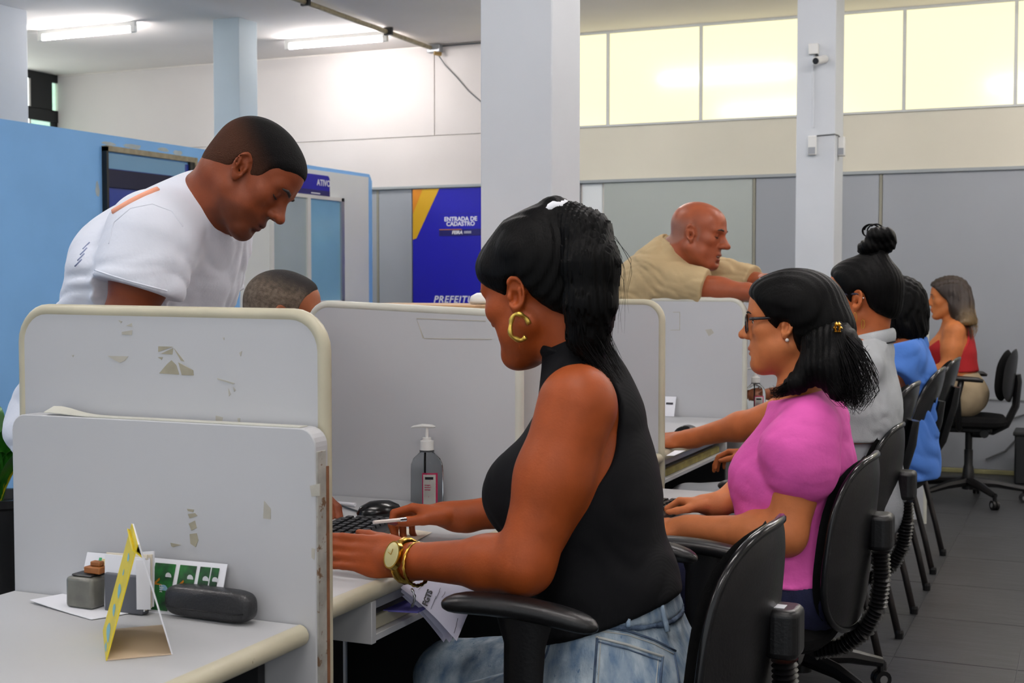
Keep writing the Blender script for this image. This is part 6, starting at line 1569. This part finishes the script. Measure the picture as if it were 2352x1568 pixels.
# ------------------------------------------------------------------ woman in the blue shirt
def woman_blue():
    t = thing('person', 'woman in blue shirt with dark bobbed hair sitting on a visitor chair', 'person', (-0.86, 5.42, 0.46))
    Y0 = 5.42
    pel = PY(2068, 1055, Y0); wst = PY(2066, 980, Y0); cst = PY(2068, 885, Y0); upc = PY(2074, 825, Y0); nkb = PY(2080, 788, Y0)
    l = np.array([0.0, -1.0, 0.0])
    shL = PY(2070, 822, 5.28); elL = PY(2034, 895, 5.20); wrL = np.array([-1.08, 5.25, 0.78])
    shR = shL + np.array([-0.02, 0.28, 0.0]); elR = np.array([-0.95, 5.62, 0.82]); wrR = np.array([-1.22, 5.58, 0.79])
    F = head_frame_from_ear(PY(2048, 716, 5.34), 1, 172, 10, 0, 0.95)
    torso = chain([pel, wst, cst, upc], [0.122, 0.110, 0.115, 0.088], l, 0.70)
    traps = [cone(nkb, shL + (0, 0.01, 0.01), 0.044, 0.046, 0.05), cone(nkb, shR + (0, 0, 0.01), 0.044, 0.046, 0.05)]
    Lh, _ = hand_prims(wrL, (-1, 0.1, -0.05), (0, -0.3, 0.95), 1, (30, 40, 20), s=0.95); Rh, _ = hand_prims(wrR, (-1, 0, 0), (0, 0.3, 0.95), -1, (30, 40, 20), s=0.95)
    aL = arm_prims(shL, elL, wrL); aR = arm_prims(shR, elR, wrR)
    blob('body', [torso] + traps + neck_prims(nkb, F) + head_prims(F, ears=False) + [grp(aL + Lh, 0.03), grp(aR + Rh, 0.03)], 0.006, SK4, t, lim=((-9, -9, 0.45), (9, 9, 9)), attrs={'lip': lip_attr(F)})
    s1, c1 = sleeve(shL, elL, 0.62, 0.066, 0.066, torso); s2, c2 = sleeve(shR, elR, 0.62, 0.066, 0.066, torso)
    sh = blob('shirt', [torso, chain([pel - (0, 0, 0.05), wst], [0.135, 0.118], l, 0.70), ell(pel + (-0.06, 0, -0.02), (0.13, 0.19, 0.11), None, 0.05)] + traps + [s1, s2], 0.0065, M_bluesh, t, off=0.014, wr=folds(51, 22, 0.020, (0.6, 0.2, 0.8)),
              cuts=[plane((0, 0, 0.50), (0, 0, -1)), plane(nkb + (0, 0, 0.01), (-0.25, 0, 1)), c1, c2])
    blob('shirt_collar', [cone(nkb - (-0.01, 0, 0.02), nkb + (0.012, 0, 0.05), 0.076, 0.064, 0.01)], 0.006, M_bluesh, sh, cuts=[plane(nkb + (0, 0, 0.042), (-0.25, 0, 1)), plane(nkb - (0, 0, 0.02), (0, 0, -1))])
    legs(t, [pel + (0, -0.085, -0.02), pel + (0, 0.085, -0.02)], [np.array([-1.24, 5.32, 0.52]), np.array([-1.24, 5.54, 0.52])], [np.array([-1.2, 5.32, 0.09]), np.array([-1.2, 5.54, 0.09])], M_blackc, 0.012, (0.088, 0.064, 0.05), extra=[chain([pel, wst], [0.124, 0.10], l, 0.7)])
    line = [(-0.13, -0.14), (0.02, -0.14), (0.05, -0.10), (0.062, 0.0), (0.07, 0.05), (0.085, 0.078), (0.10, 0.09)]
    hp = cran_prims(F) + [F.e((-0.022, 0, -0.02), (0.078, 0.080, 0.09), 0.04), F.e((-0.038, 0, -0.080), (0.058, 0.076, 0.055), 0.03)]
    hs = lambda p: 0.0022 * np.sin(F.loc(p)[:, 1] * 260 + 3 * np.sin(F.loc(p)[:, 2] * 40)) + 0.002 * np.sin(F.loc(p)[:, 0] * 300)
    hr = blob('hair', hp, 0.0055, HB, t, off=0.016, cuts=[hair_cut(F, line)], wr=hs, kc=0.012)
    strands('hair_ends', [[F.w(-0.06, s * 0.06, 0.0), F.w(-0.075, s * 0.07, -0.06), F.w(-0.075, s * 0.065, -0.12), F.w(-0.065, s * 0.06, -0.15)] for s in (1, 0.3, -0.5)] + [[F.w(-0.01, 0.085, 0.0), F.w(-0.01, 0.09, -0.06), F.w(-0.015, 0.085, -0.13)]], 40, [0.02, 0.025, 0.025, 0.02], 0.0014, HBs, hr, 52, 10, 0.006, 7)
woman_blue()

# ------------------------------------------------------------------ woman in the red top
def woman_red():
    t = thing('person', 'woman in sleeveless red top and khaki trousers with long brown hair', 'person', (-0.72, 8.04, 0.505))
    Y0 = 8.04
    pel = PY(2206, 905, Y0); wst = PY(2198, 850, Y0); cst = PY(2188, 800, Y0); upc = PY(2194, 765, Y0); nkb = PY(2192, 742, Y0)
    l = np.array([0.0, -1.0, 0.0])
    shL = PY(2192, 762, 7.91); elL = PY(2178, 850, 7.86); wrL = PY(2112, 862, 7.9)
    shR = shL + np.array([-0.03, 0.27, 0.0]); elR = np.array([-0.85, 8.25, 0.80]); wrR = np.array([-1.1, 8.2, 0.79])
    F = head_frame_from_ear(PY(2180, 690, 7.97), 1, 187, 3, 0, 0.98)
    torso = chain([pel, wst, cst, upc], [0.120, 0.095, 0.105, 0.082], l, 0.70)
    traps = [cone(nkb, shL + (0, 0.01, 0.01), 0.042, 0.044, 0.05), cone(nkb, shR + (0, 0, 0.01), 0.042, 0.044, 0.05)]
    bust = [ell(cst + (-0.075, s * 0.066, -0.005), (0.06, 0.06, 0.06), None, 0.04) for s in (-1, 1)]
    Lh, _ = hand_prims(wrL, (-1, 0.1, -0.05), (0, -0.3, 0.95), 1, (30, 40, 20), s=0.95); Rh, _ = hand_prims(wrR, (-1, 0, 0), (0, 0.3, 0.95), -1, (30, 40, 20), s=0.95)
    aL = arm_prims(shL, elL, wrL, (0.052, 0.05, 0.042, 0.04, 0.027)); aR = arm_prims(shR, elR, wrR)
    blob('body', [torso] + traps + bust + neck_prims(nkb, F, 0.052, 0.049) + head_prims(F) + [grp(aL + Lh, 0.03), grp(aR + Rh, 0.03)], 0.006, SK5, t, lim=((-9, -9, 0.45), (9, 9, 9)), attrs={'lip': lip_attr(F)})
    eye_parts(F, t); brow_parts(F, t, M_browh, 0.0022)
    hole = [lambda p, c=np.array(q, np.float32): 0.095 - np.sqrt((((p - c) * np.array([1, 0.7, 0.85], np.float32)) ** 2).sum(1)) for q in (shL + (0, -0.04, 0), shR + (0, 0.04, 0))]
    blob('tank_top', [torso] + bust + traps, 0.007, M_redk, t, off=0.008, wr=folds(61, 26, 0.005), cuts=hole + [plane((0, 0, PY(2200, 852, Y0)[2]), (0, 0, -1)), plane(nkb + (-0.01, 0, -0.045), (-0.75, 0, 1))])
    legs(t, [pel + (0, -0.085, -0.02), pel + (0, 0.085, -0.02)], [np.array([-1.12, 7.94, 0.55]), np.array([-1.12, 8.14, 0.55])], [np.array([-1.05, 7.94, 0.09]), np.array([-1.05, 8.14, 0.09])], M_khaki, 0.009, (0.094, 0.066, 0.05),
         extra=[chain([pel, wst], [0.126, 0.098], l, 0.70), ell(pel + (0.03, 0, 0.0), (0.115, 0.17, 0.105), None, 0.05)], wr=folds(62, 28, 0.006), cuts=[plane((0, 0, PY(2200, 846, Y0)[2]), (0, 0, 1))])
    line = [(-0.13, -0.15), (-0.02, -0.15), (0.005, -0.06), (0.012, 0.0), (0.035, 0.02), (0.06, 0.055), (0.08, 0.078), (0.10, 0.09)]
    hp = cran_prims(F) + [F.e((-0.045, 0, -0.03), (0.07, 0.080, 0.09), 0.04)]
    tl = [F.w(-0.06, 0.03, -0.03), PY(2218, 740, 7.98), PY(2226, 770, 7.98)]
    hp += [cone(tl[0], tl[1], 0.062, 0.045, 0.03), cone(tl[1], tl[2], 0.045, 0.02, 0.02)]
    hs = lambda p: 0.003 * np.sin(F.loc(p)[:, 1] * 200 + 3 * np.sin(F.loc(p)[:, 2] * 30)) + 0.002 * np.sin(F.loc(p)[:, 0] * 260)
    HR = mat('hair_brown_ends', (40, 28, 20), 0.4, attr=('ends', (122, 98, 60)), bump=(5, 0.8), stretch=(60, 60, 6))
    hr = blob('hair', hp, 0.006, HR, t, off=0.014, cuts=[hair_cut(F, line)], wr=hs, kc=0.012, attrs={'ends': lambda p: smooth01((1.18 - p[:, 2]) / 0.18) * smooth01((p[:, 0] - (F.o[0] + 0.03)) / 0.08) * 0.8})
    strands('hair_strands', [[F.w(-0.07, 0.03, 0.02), PY(2222, 715, 7.98), PY(2236, 755, 7.98), PY(2232, 785, 7.98)], [F.w(-0.08, 0.0, 0.0), PY(2230, 730, 8.0), PY(2243, 755, 8.0)]], 40, [0.03, 0.04, 0.03, 0.012], 0.0018, HBl, hr, 64, 10, 0.01, 8)
    strands('hair_strands', [[F.w(-0.05, 0.05, 0.03), PY(2212, 725, 7.97), PY(2222, 775, 7.97), PY(2220, 788, 7.97)]], 40, [0.03, 0.04, 0.03, 0.012], 0.0018, HBrs, hr, 65, 10, 0.01, 8)
woman_red()
# ------------------------------------------------------------------ standing man in the white T-shirt
def man_white():
    t = thing('person', 'man in white T-shirt leaning over the desk with close cropped hair', 'person', (-2.2, 2.38, 0))
    YM = 2.38
    pel = PY(208, 968, YM); wst = PY(285, 800, YM); cst = PY(362, 615, YM); upc = PY(428, 540, YM); nkb = PY(480, 480, YM - 0.02)
    sp = nkb - pel; sp /= np.linalg.norm(sp)
    l = np.array([0.0, 1.0, 0.0])
    shR = PY(352, 545, 2.195); elR = PY(290, 745, 2.15); wrR = np.array([-1.84, 2.12, 0.80])
    shL = PY(462, 560, 2.56); elL = PY(466, 735, 2.58); wrL = np.array([-1.66, 2.56, 0.79])
    F = head_frame_from_ear(PY(552, 388, 2.27), -1, 12, 43, -16, 0.95)
    torso = chain([pel, wst, cst, upc], [0.112, 0.110, 0.122, 0.104], l, 0.66)
    traps = [cone(nkb, shR + (-0.01, 0.01, 0.015), 0.055, 0.056, 0.06), cone(nkb, shL + (-0.01, 0, 0.015), 0.055, 0.056, 0.06)]
    Lh, _ = hand_prims(wrL, (1, -0.1, -0.1), (0, 0.3, 0.95), 1, (25, 35, 20)); Rh, _ = hand_prims(wrR, (1, 0.1, -0.1), (0, -0.3, 0.95), -1, (25, 35, 20))
    aL = arm_prims(shL, elL, wrL, (0.062, 0.056, 0.046, 0.046, 0.031)); aR = arm_prims(shR, elR, wrR, (0.062, 0.056, 0.046, 0.046, 0.031))
    neck = [cone(nkb - sp * 0.05, F.w(-0.035, 0, -0.03), 0.068, 0.064, 0.04), cone(nkb, F.w(0.01, 0, -0.07), 0.05, 0.042, 0.03)]
    hd = head_prims(F, jaw=1.08, nose=1.0, lips=1.45, brow=1.1, cheek=1.05, fat=0.004, lid=0)
    line = [(-0.13, -0.05), (-0.085, -0.052), (-0.05, -0.035), (-0.028, -0.02), (-0.012, 0.006), (0.014, 0.008), (0.026, -0.022), (0.036, -0.005), (0.046, 0.045), (0.056, 0.058), (0.066, 0.062), (0.084, 0.078), (0.10, 0.088)]
    hc = hair_cut(F, line)
    def beard(p):
        q = F.loc(p); z = q[:, 2]; x = q[:, 0]
        m = smooth01((-0.045 - z - 0.35 * (0.05 - np.clip(x, 0, 0.1))) / 0.02) * smooth01((x + 0.01) / 0.03) * smooth01((z + 0.125) / 0.02)
        must = smooth01((0.012 - np.abs(z + 0.036)) / 0.006) * smooth01((x - 0.085) / 0.01)
        return 0.42 * np.maximum(m, must)
    body = [torso] + traps + neck + hd + [grp(aL + Lh, 0.03), grp(aR + Rh, 0.03)]
    blob('body', body, 0.0036, SK6, t, attrs={'lip': lip_attr(F, 1.45), 'stubble': beard}, lim=((-9, -9, 0.7), (9, 9, 9)))
    lash_parts(F, t, M_browh); brow_parts(F, t, M_browh, 0.0042, lift=-0.003)
    hm = mat('cropped_hair', (66, 40, 27), 0.75, attr=('dense', (7, 6, 6)), bump=(420, 0.8), spec=0.15)
    blob('hair', cran_prims(F), 0.0035, hm, t, off=0.0045, cuts=[hc] + ear_hole(F, (0.020, 0.05, 0.032)), wr=taper(F, line, 0.0035, 0.02), kc=0.004,
         attrs={'dense': lambda p: smooth01((F.loc(p)[:, 2] - 0.012 + 0.35 * F.loc(p)[:, 0]) / 0.075)})
    # T-shirt
    s1, c1 = sleeve(shR, elR, 0.60, 0.078, 0.076, torso); s2, c2 = sleeve(shL, elL, 0.60, 0.078, 0.076, torso)
    fo = folds(71, 15, 0.017, (0.75, 0.1, -0.6)); f2 = folds(72, 30, 0.010, (0.4, 0.3, 0.9))
    hem = PY(60, 930, YM)
    shp = [torso, chain([pel + (-0.01, 0, -0.02), wst], [0.124, 0.118], l, 0.66)] + traps + [s1, s2]
    sh = blob('t_shirt', shp, 0.0055, M_whitet, t, off=0.013, wr=lambda p: fo(p) * np.clip((1.36 - p[:, 2]) / 0.12, 0.12, 1) + f2(p) * np.clip((1.40 - p[:, 2]) / 0.10, 0.1, 1),
              cuts=[plane(hem, -sp + np.array([0.1, 0, -0.2])), lambda p: 0.082 - np.sqrt((((p - (nkb + sp * 0.045 + np.array([0.030, 0, -0.004])).astype(np.float32)) * np.array([0.9, 1.0, 0.9], np.float32)) ** 2).sum(1)), c1, c2])
    # neck band
    nb = nkb + np.array([0.012, 0, -0.012])
    na = F.w(-0.035, 0, -0.03) - nkb; na /= np.linalg.norm(na); na = na * 0.8 + np.array([0.5, 0, -0.1]); na /= np.linalg.norm(na)
    u1 = np.cross(na, (0, 1, 0)); u1 /= np.linalg.norm(u1)
    # peach print on the back, faint lettering rows
    W6 = lambda p: fo(p) * np.clip((1.36 - p[:, 2]) / 0.12, 0.12, 1) + f2(p) * np.clip((1.40 - p[:, 2]) / 0.10, 0.1, 1)
    seam('back_print', [(262, 486), (300, 464), (330, 449), (360, 436)], shp, M_orange, sh, 0.0075, off=0.013, wr=W6, n=40, lift=-0.004)
    M_pbl = mat('pale_blue_print', (150, 160, 190), 0.7)
    for q in range(4):
        seam('print_line', [(206 - 6 * q, 556 + 13 * q), (190 - 6 * q, 572 + 13 * q)], shp, M_pbl, sh, 0.0016, off=0.013, wr=W6, n=8, lift=0.0)
    seam('sleeve_hem', [(218, 620), (260, 634), (300, 646), (345, 658), (384, 668)], shp, M_whitet, sh, 0.0016, off=0.013, wr=W6, n=60, lift=-0.0006)
    seam('shoulder_seam', [(250, 560), (262, 510), (300, 478), (350, 468), (395, 485), (420, 520)], shp, M_whitet, sh, 0.0018, off=0.013, wr=W6, n=60, lift=-0.0006)
    seam('neck_band', [(460, 404), (464, 424), (470, 446), (478, 470)], shp, M_whitet, sh, 0.0050, off=0.013, wr=W6, n=20)
    hips = [pel + (0, -0.09, -0.04), pel + (0, 0.09, -0.04)]
    legs(t, hips, [pel + (0.04, -0.10, -0.46), pel + (0.0, 0.11, -0.46)], [np.array([pel[0] - 0.05, YM - 0.11, 0.09]), np.array([pel[0] - 0.08, YM + 0.12, 0.09])], mat('blue_jeans', (40, 70, 120), 0.85, var=(20, 0.2), bump=(240, 0.3)), 0.010, (0.092, 0.070, 0.056),
         extra=[chain([pel, wst * 0.5 + pel * 0.5], [0.112, 0.108], l, 0.66)], toe=(1, 0, 0))
man_white()

# ------------------------------------------------------------------ seated visitor with grey cropped hair
def man_grey():
    t = thing('person', 'man with cropped greying hair whose head shows behind the dividers', 'person', (-2.3, 3.14, 0.46))
    F = head_frame_from_ear(PY(646, 732, 3.10), -1, 30, 8, 0, 1.0)
    nkb = F.w(-0.05, 0, -0.14); l = np.array([0.0, 1.0, 0.0])
    pel = np.array([-2.36, 3.2, 0.56]); cst = nkb * 0.6 + pel * 0.4 + (0.0, 0, 0.0); wst = nkb * 0.3 + pel * 0.7; upc = nkb - (0.01, 0, 0.07)
    shR = nkb + (-0.01, -0.17, -0.07); shL = nkb + (-0.01, 0.17, -0.07)
    elR = shR + (0.12, -0.03, -0.25); elL = shL + (0.12, 0.03, -0.25); wrR = elR + (0.22, 0.08, -0.02); wrL = elL + (0.22, -0.08, -0.02)
    torso = chain([pel, wst, cst, upc], [0.125, 0.12, 0.12, 0.09], l, 0.66)
    traps = [cone(nkb, shR, 0.052, 0.054, 0.06), cone(nkb, shL, 0.052, 0.054, 0.06)]
    Lh, _ = hand_prims(wrL, (1, -0.1, 0), (0, 0, 1), 1); Rh, _ = hand_prims(wrR, (1, 0.1, 0), (0, 0, 1), -1)
    line = [(-0.13, -0.06), (-0.085, -0.055), (-0.05, -0.04), (-0.028, -0.02), (-0.012, 0.006), (0.014, 0.008), (0.026, -0.02), (0.036, 0.0), (0.046, 0.045), (0.056, 0.066), (0.075, 0.085), (0.10, 0.10)]
    blob('body', [torso] + traps + neck_prims(nkb, F, 0.064, 0.06) + head_prims(F, jaw=1.08, nose=1.1, brow=1.1) + [grp(arm_prims(shL, elL, wrL) + Lh, 0.03), grp(arm_prims(shR, elR, wrR) + Rh, 0.03)], 0.0055, SK7, t, attrs={'lip': lip_attr(F)}, lim=((-9, -9, 0.45), (9, 9, 9)))
    eye_parts(F, t); brow_parts(F, t, M_browh, 0.003)
    hm = mat('greying_cropped_hair', (104, 92, 80), 0.8, var=(90, 0.45), attr=('dense', (44, 42, 42)), bump=(420, 0.8), spec=0.15)
    blob('hair', cran_prims(F), 0.004, hm, t, off=0.0045, cuts=[hair_cut(F, line)] + ear_hole(F), wr=taper(F, line, 0.0035, 0.02), kc=0.004, attrs={'dense': lambda p: smooth01((F.loc(p)[:, 2] - 0.055 + 0.25 * F.loc(p)[:, 0]) / 0.07)})
    blob('shirt', [torso] + traps + [cone(shR, elR, 0.064, 0.06, 0.03), cone(shL, elL, 0.064, 0.06, 0.03)], 0.009, mat('dark_green_cotton', (60, 78, 70), 0.85), t, off=0.010, cuts=[plane(nkb + (0, 0, 0.0), (0.1, 0, 1)), plane((0, 0, 0.5), (0, 0, -1))])
    legs(t, [pel + (0, -0.09, -0.01), pel + (0, 0.09, -0.01)], [np.array([-1.98, 3.10, 0.52]), np.array([-1.98, 3.30, 0.52])], [np.array([-2.0, 3.10, 0.09]), np.array([-2.0, 3.30, 0.09])], M_navyj, 0.012, (0.088, 0.066, 0.05), extra=[chain([pel, wst], [0.128, 0.12], l, 0.66)], toe=(1, 0, 0))
man_grey()

# ------------------------------------------------------------------ bald man leaning on the divider
def man_tan():
    t = thing('person', 'bald man in tan shirt leaning on a divider and talking', 'person', (-2.02, 5.3, 0))
    F = head_frame_from_ear(PY(1587, 540, 5.06), -1, -5, 11, -4, 1.06)
    nkb = PY(1545, 588, 5.17); upc = PY(1522, 625, 5.2); cst = PY(1500, 665, 5.22); wst = np.array([-1.86, 5.27, 1.05]); pel = np.array([-2.0, 5.3, 0.93])
    l = np.array([0.0, 1.0, 0.0])
    shR = PY(1505, 640, 5.06); elR = PY(1628, 664, 5.06); wrR = PY(1726, 672, 5.02)
    shL = PY(1585, 622, 5.40); elL = PY(1738, 655, 5.30); wrL = PY(1830, 668, 5.12)
    torso = chain([pel, wst, cst, upc], [0.128, 0.132, 0.128, 0.098], l, 0.66)
    traps = [cone(nkb, shR + (0, 0.01, 0.01), 0.058, 0.058, 0.06), cone(nkb, shL + (0, 0, 0.01), 0.058, 0.058, 0.06)]
    Lh, _ = hand_prims(wrL, (0.9, -0.5, -0.3), (0.2, 0.1, 0.95), 1, (25, 35, 20)); Rh, _ = hand_prims(wrR, (0.9, -0.25, -0.5), (0.4, 0, 0.9), -1, (25, 35, 20))
    aL = arm_prims(shL, elL, wrL, (0.062, 0.056, 0.047, 0.046, 0.032)); aR = arm_prims(shR, elR, wrR, (0.062, 0.056, 0.047, 0.046, 0.032))
    neck = [cone(nkb - (0.02, 0, 0.05), F.w(-0.035, 0, -0.03), 0.072, 0.066, 0.04), cone(nkb + (0.03, 0, -0.03), F.w(0.02, 0, -0.075), 0.05, 0.045, 0.035)]
    line = [(-0.13, -0.06), (-0.085, -0.055), (-0.05, -0.04), (-0.028, -0.02), (-0.012, 0.006), (0.014, 0.006), (0.026, -0.024), (0.034, -0.005), (0.04, 0.03)]
    hc = hair_cut(F, line)
    def greyh(p):
        q = F.loc(p)
        below = smooth01(-hc(p) / 0.008); top = smooth01((0.060 - q[:, 2] - 0.2 * np.clip(q[:, 0], -0.1, 0.05)) / 0.05) * smooth01((0.040 - q[:, 0]) / 0.02)
        away = smooth01((((q - np.array([-0.002, -0.08, 0.002], np.float32)) / np.array([0.022, 0.05, 0.034], np.float32)) ** 2).sum(1) - 0.9)
        nz = 0.75 + 0.25 * np.sin(q[:, 0] * 900) * np.sin(q[:, 2] * 800 + 2)
        return 0.55 * nz * below * top * away
    blob('body', [torso] + traps + neck + head_prims(F, jaw=1.12, nose=1.25, lips=0.9, brow=1.2, cheek=1.08, fat=0.007, mouth=0.006, lid=0) + [grp(aL + Lh, 0.03), grp(aR + Rh, 0.03)], 0.0042, SK8, t,
         attrs={'lip': lip_attr(F, 0.9, 0.006), 'stubble': greyh}, lim=((-9, -9, 0.8), (9, 9, 9)))
    lash_parts(F, t, M_browh); brow_parts(F, t, mat('greying_brow', (60, 48, 42), 0.7), 0.0038)
    MB().box(-0.004, 0.004, -0.016, 0.016, -0.003, 0.003).build('teeth', M_pearl, t, world=False)
    te = [o for o in t.children if o.name.startswith('teeth')][0]
    te.matrix_parent_inverse = Matrix.LocRotScale(t.location, t.rotation_euler, None).inverted()
    c = F.w(0.0925, 0, -0.0555); te.matrix_basis = Matrix(((F.R[0][0], F.R[1][0], F.R[2][0], c[0]), (F.R[0][1], F.R[1][1], F.R[2][1], c[1]), (F.R[0][2], F.R[1][2], F.R[2][2], c[2]), (0, 0, 0, 1)))
    s1, c1 = sleeve(shR, elR, 0.95, 0.066, 0.060, torso); s2, c2 = sleeve(shL, elL, 0.95, 0.066, 0.060, torso)
    fo0 = folds(81, 18, 0.018, (0.5, 0.1, 0.8)); fo9 = folds(83, 38, 0.009, (0.7, 0.1, 0.6)); fo = lambda p: fo0(p) + fo9(p)
    sh = blob('shirt', [torso, chain([pel, wst], [0.136, 0.140], l, 0.66)] + traps + [s1, s2], 0.006, M_tanshirt, t, off=0.013, wr=fo,
              cuts=[plane((0, 0, 0.80), (0, 0, -1)), lambda p: 0.088 - np.sqrt((((p - (nkb + np.array([0.055, 0, 0.035])).astype(np.float32)) * np.array([0.85, 1.0, 0.9], np.float32)) ** 2).sum(1)), c1, c2])
    na = F.w(-0.035, 0, -0.03) - nkb; na /= np.linalg.norm(na)
    blob('collar', [cone(nkb - na * 0.03, nkb + na * 0.035, 0.092, 0.078, 0.01)], 0.005, M_tanshirt, sh, cuts=[plane(nkb + na * 0.022, na + (0.55, 0, 0.0)), plane(nkb - na * 0.03, -na), plane(nkb + (0.045, 0, 0), (1, 0, 0.35))], wr=folds(82, 30, 0.004))
    MB().box(-0.006, 0.006, -0.001, 0.001, -0.012, 0.012)
    legs(t, [pel + (0, -0.09, -0.04), pel + (0, 0.09, -0.04)], [np.array([-2.0, 5.2, 0.50]), np.array([-2.02, 5.42, 0.50])], [np.array([-2.05, 5.19, 0.09]), np.array([-2.08, 5.43, 0.09])], M_navyj, 0.012, (0.098, 0.072, 0.058), extra=[chain([pel, wst], [0.128, 0.128], l, 0.66)], toe=(1, 0, 0))
man_tan()
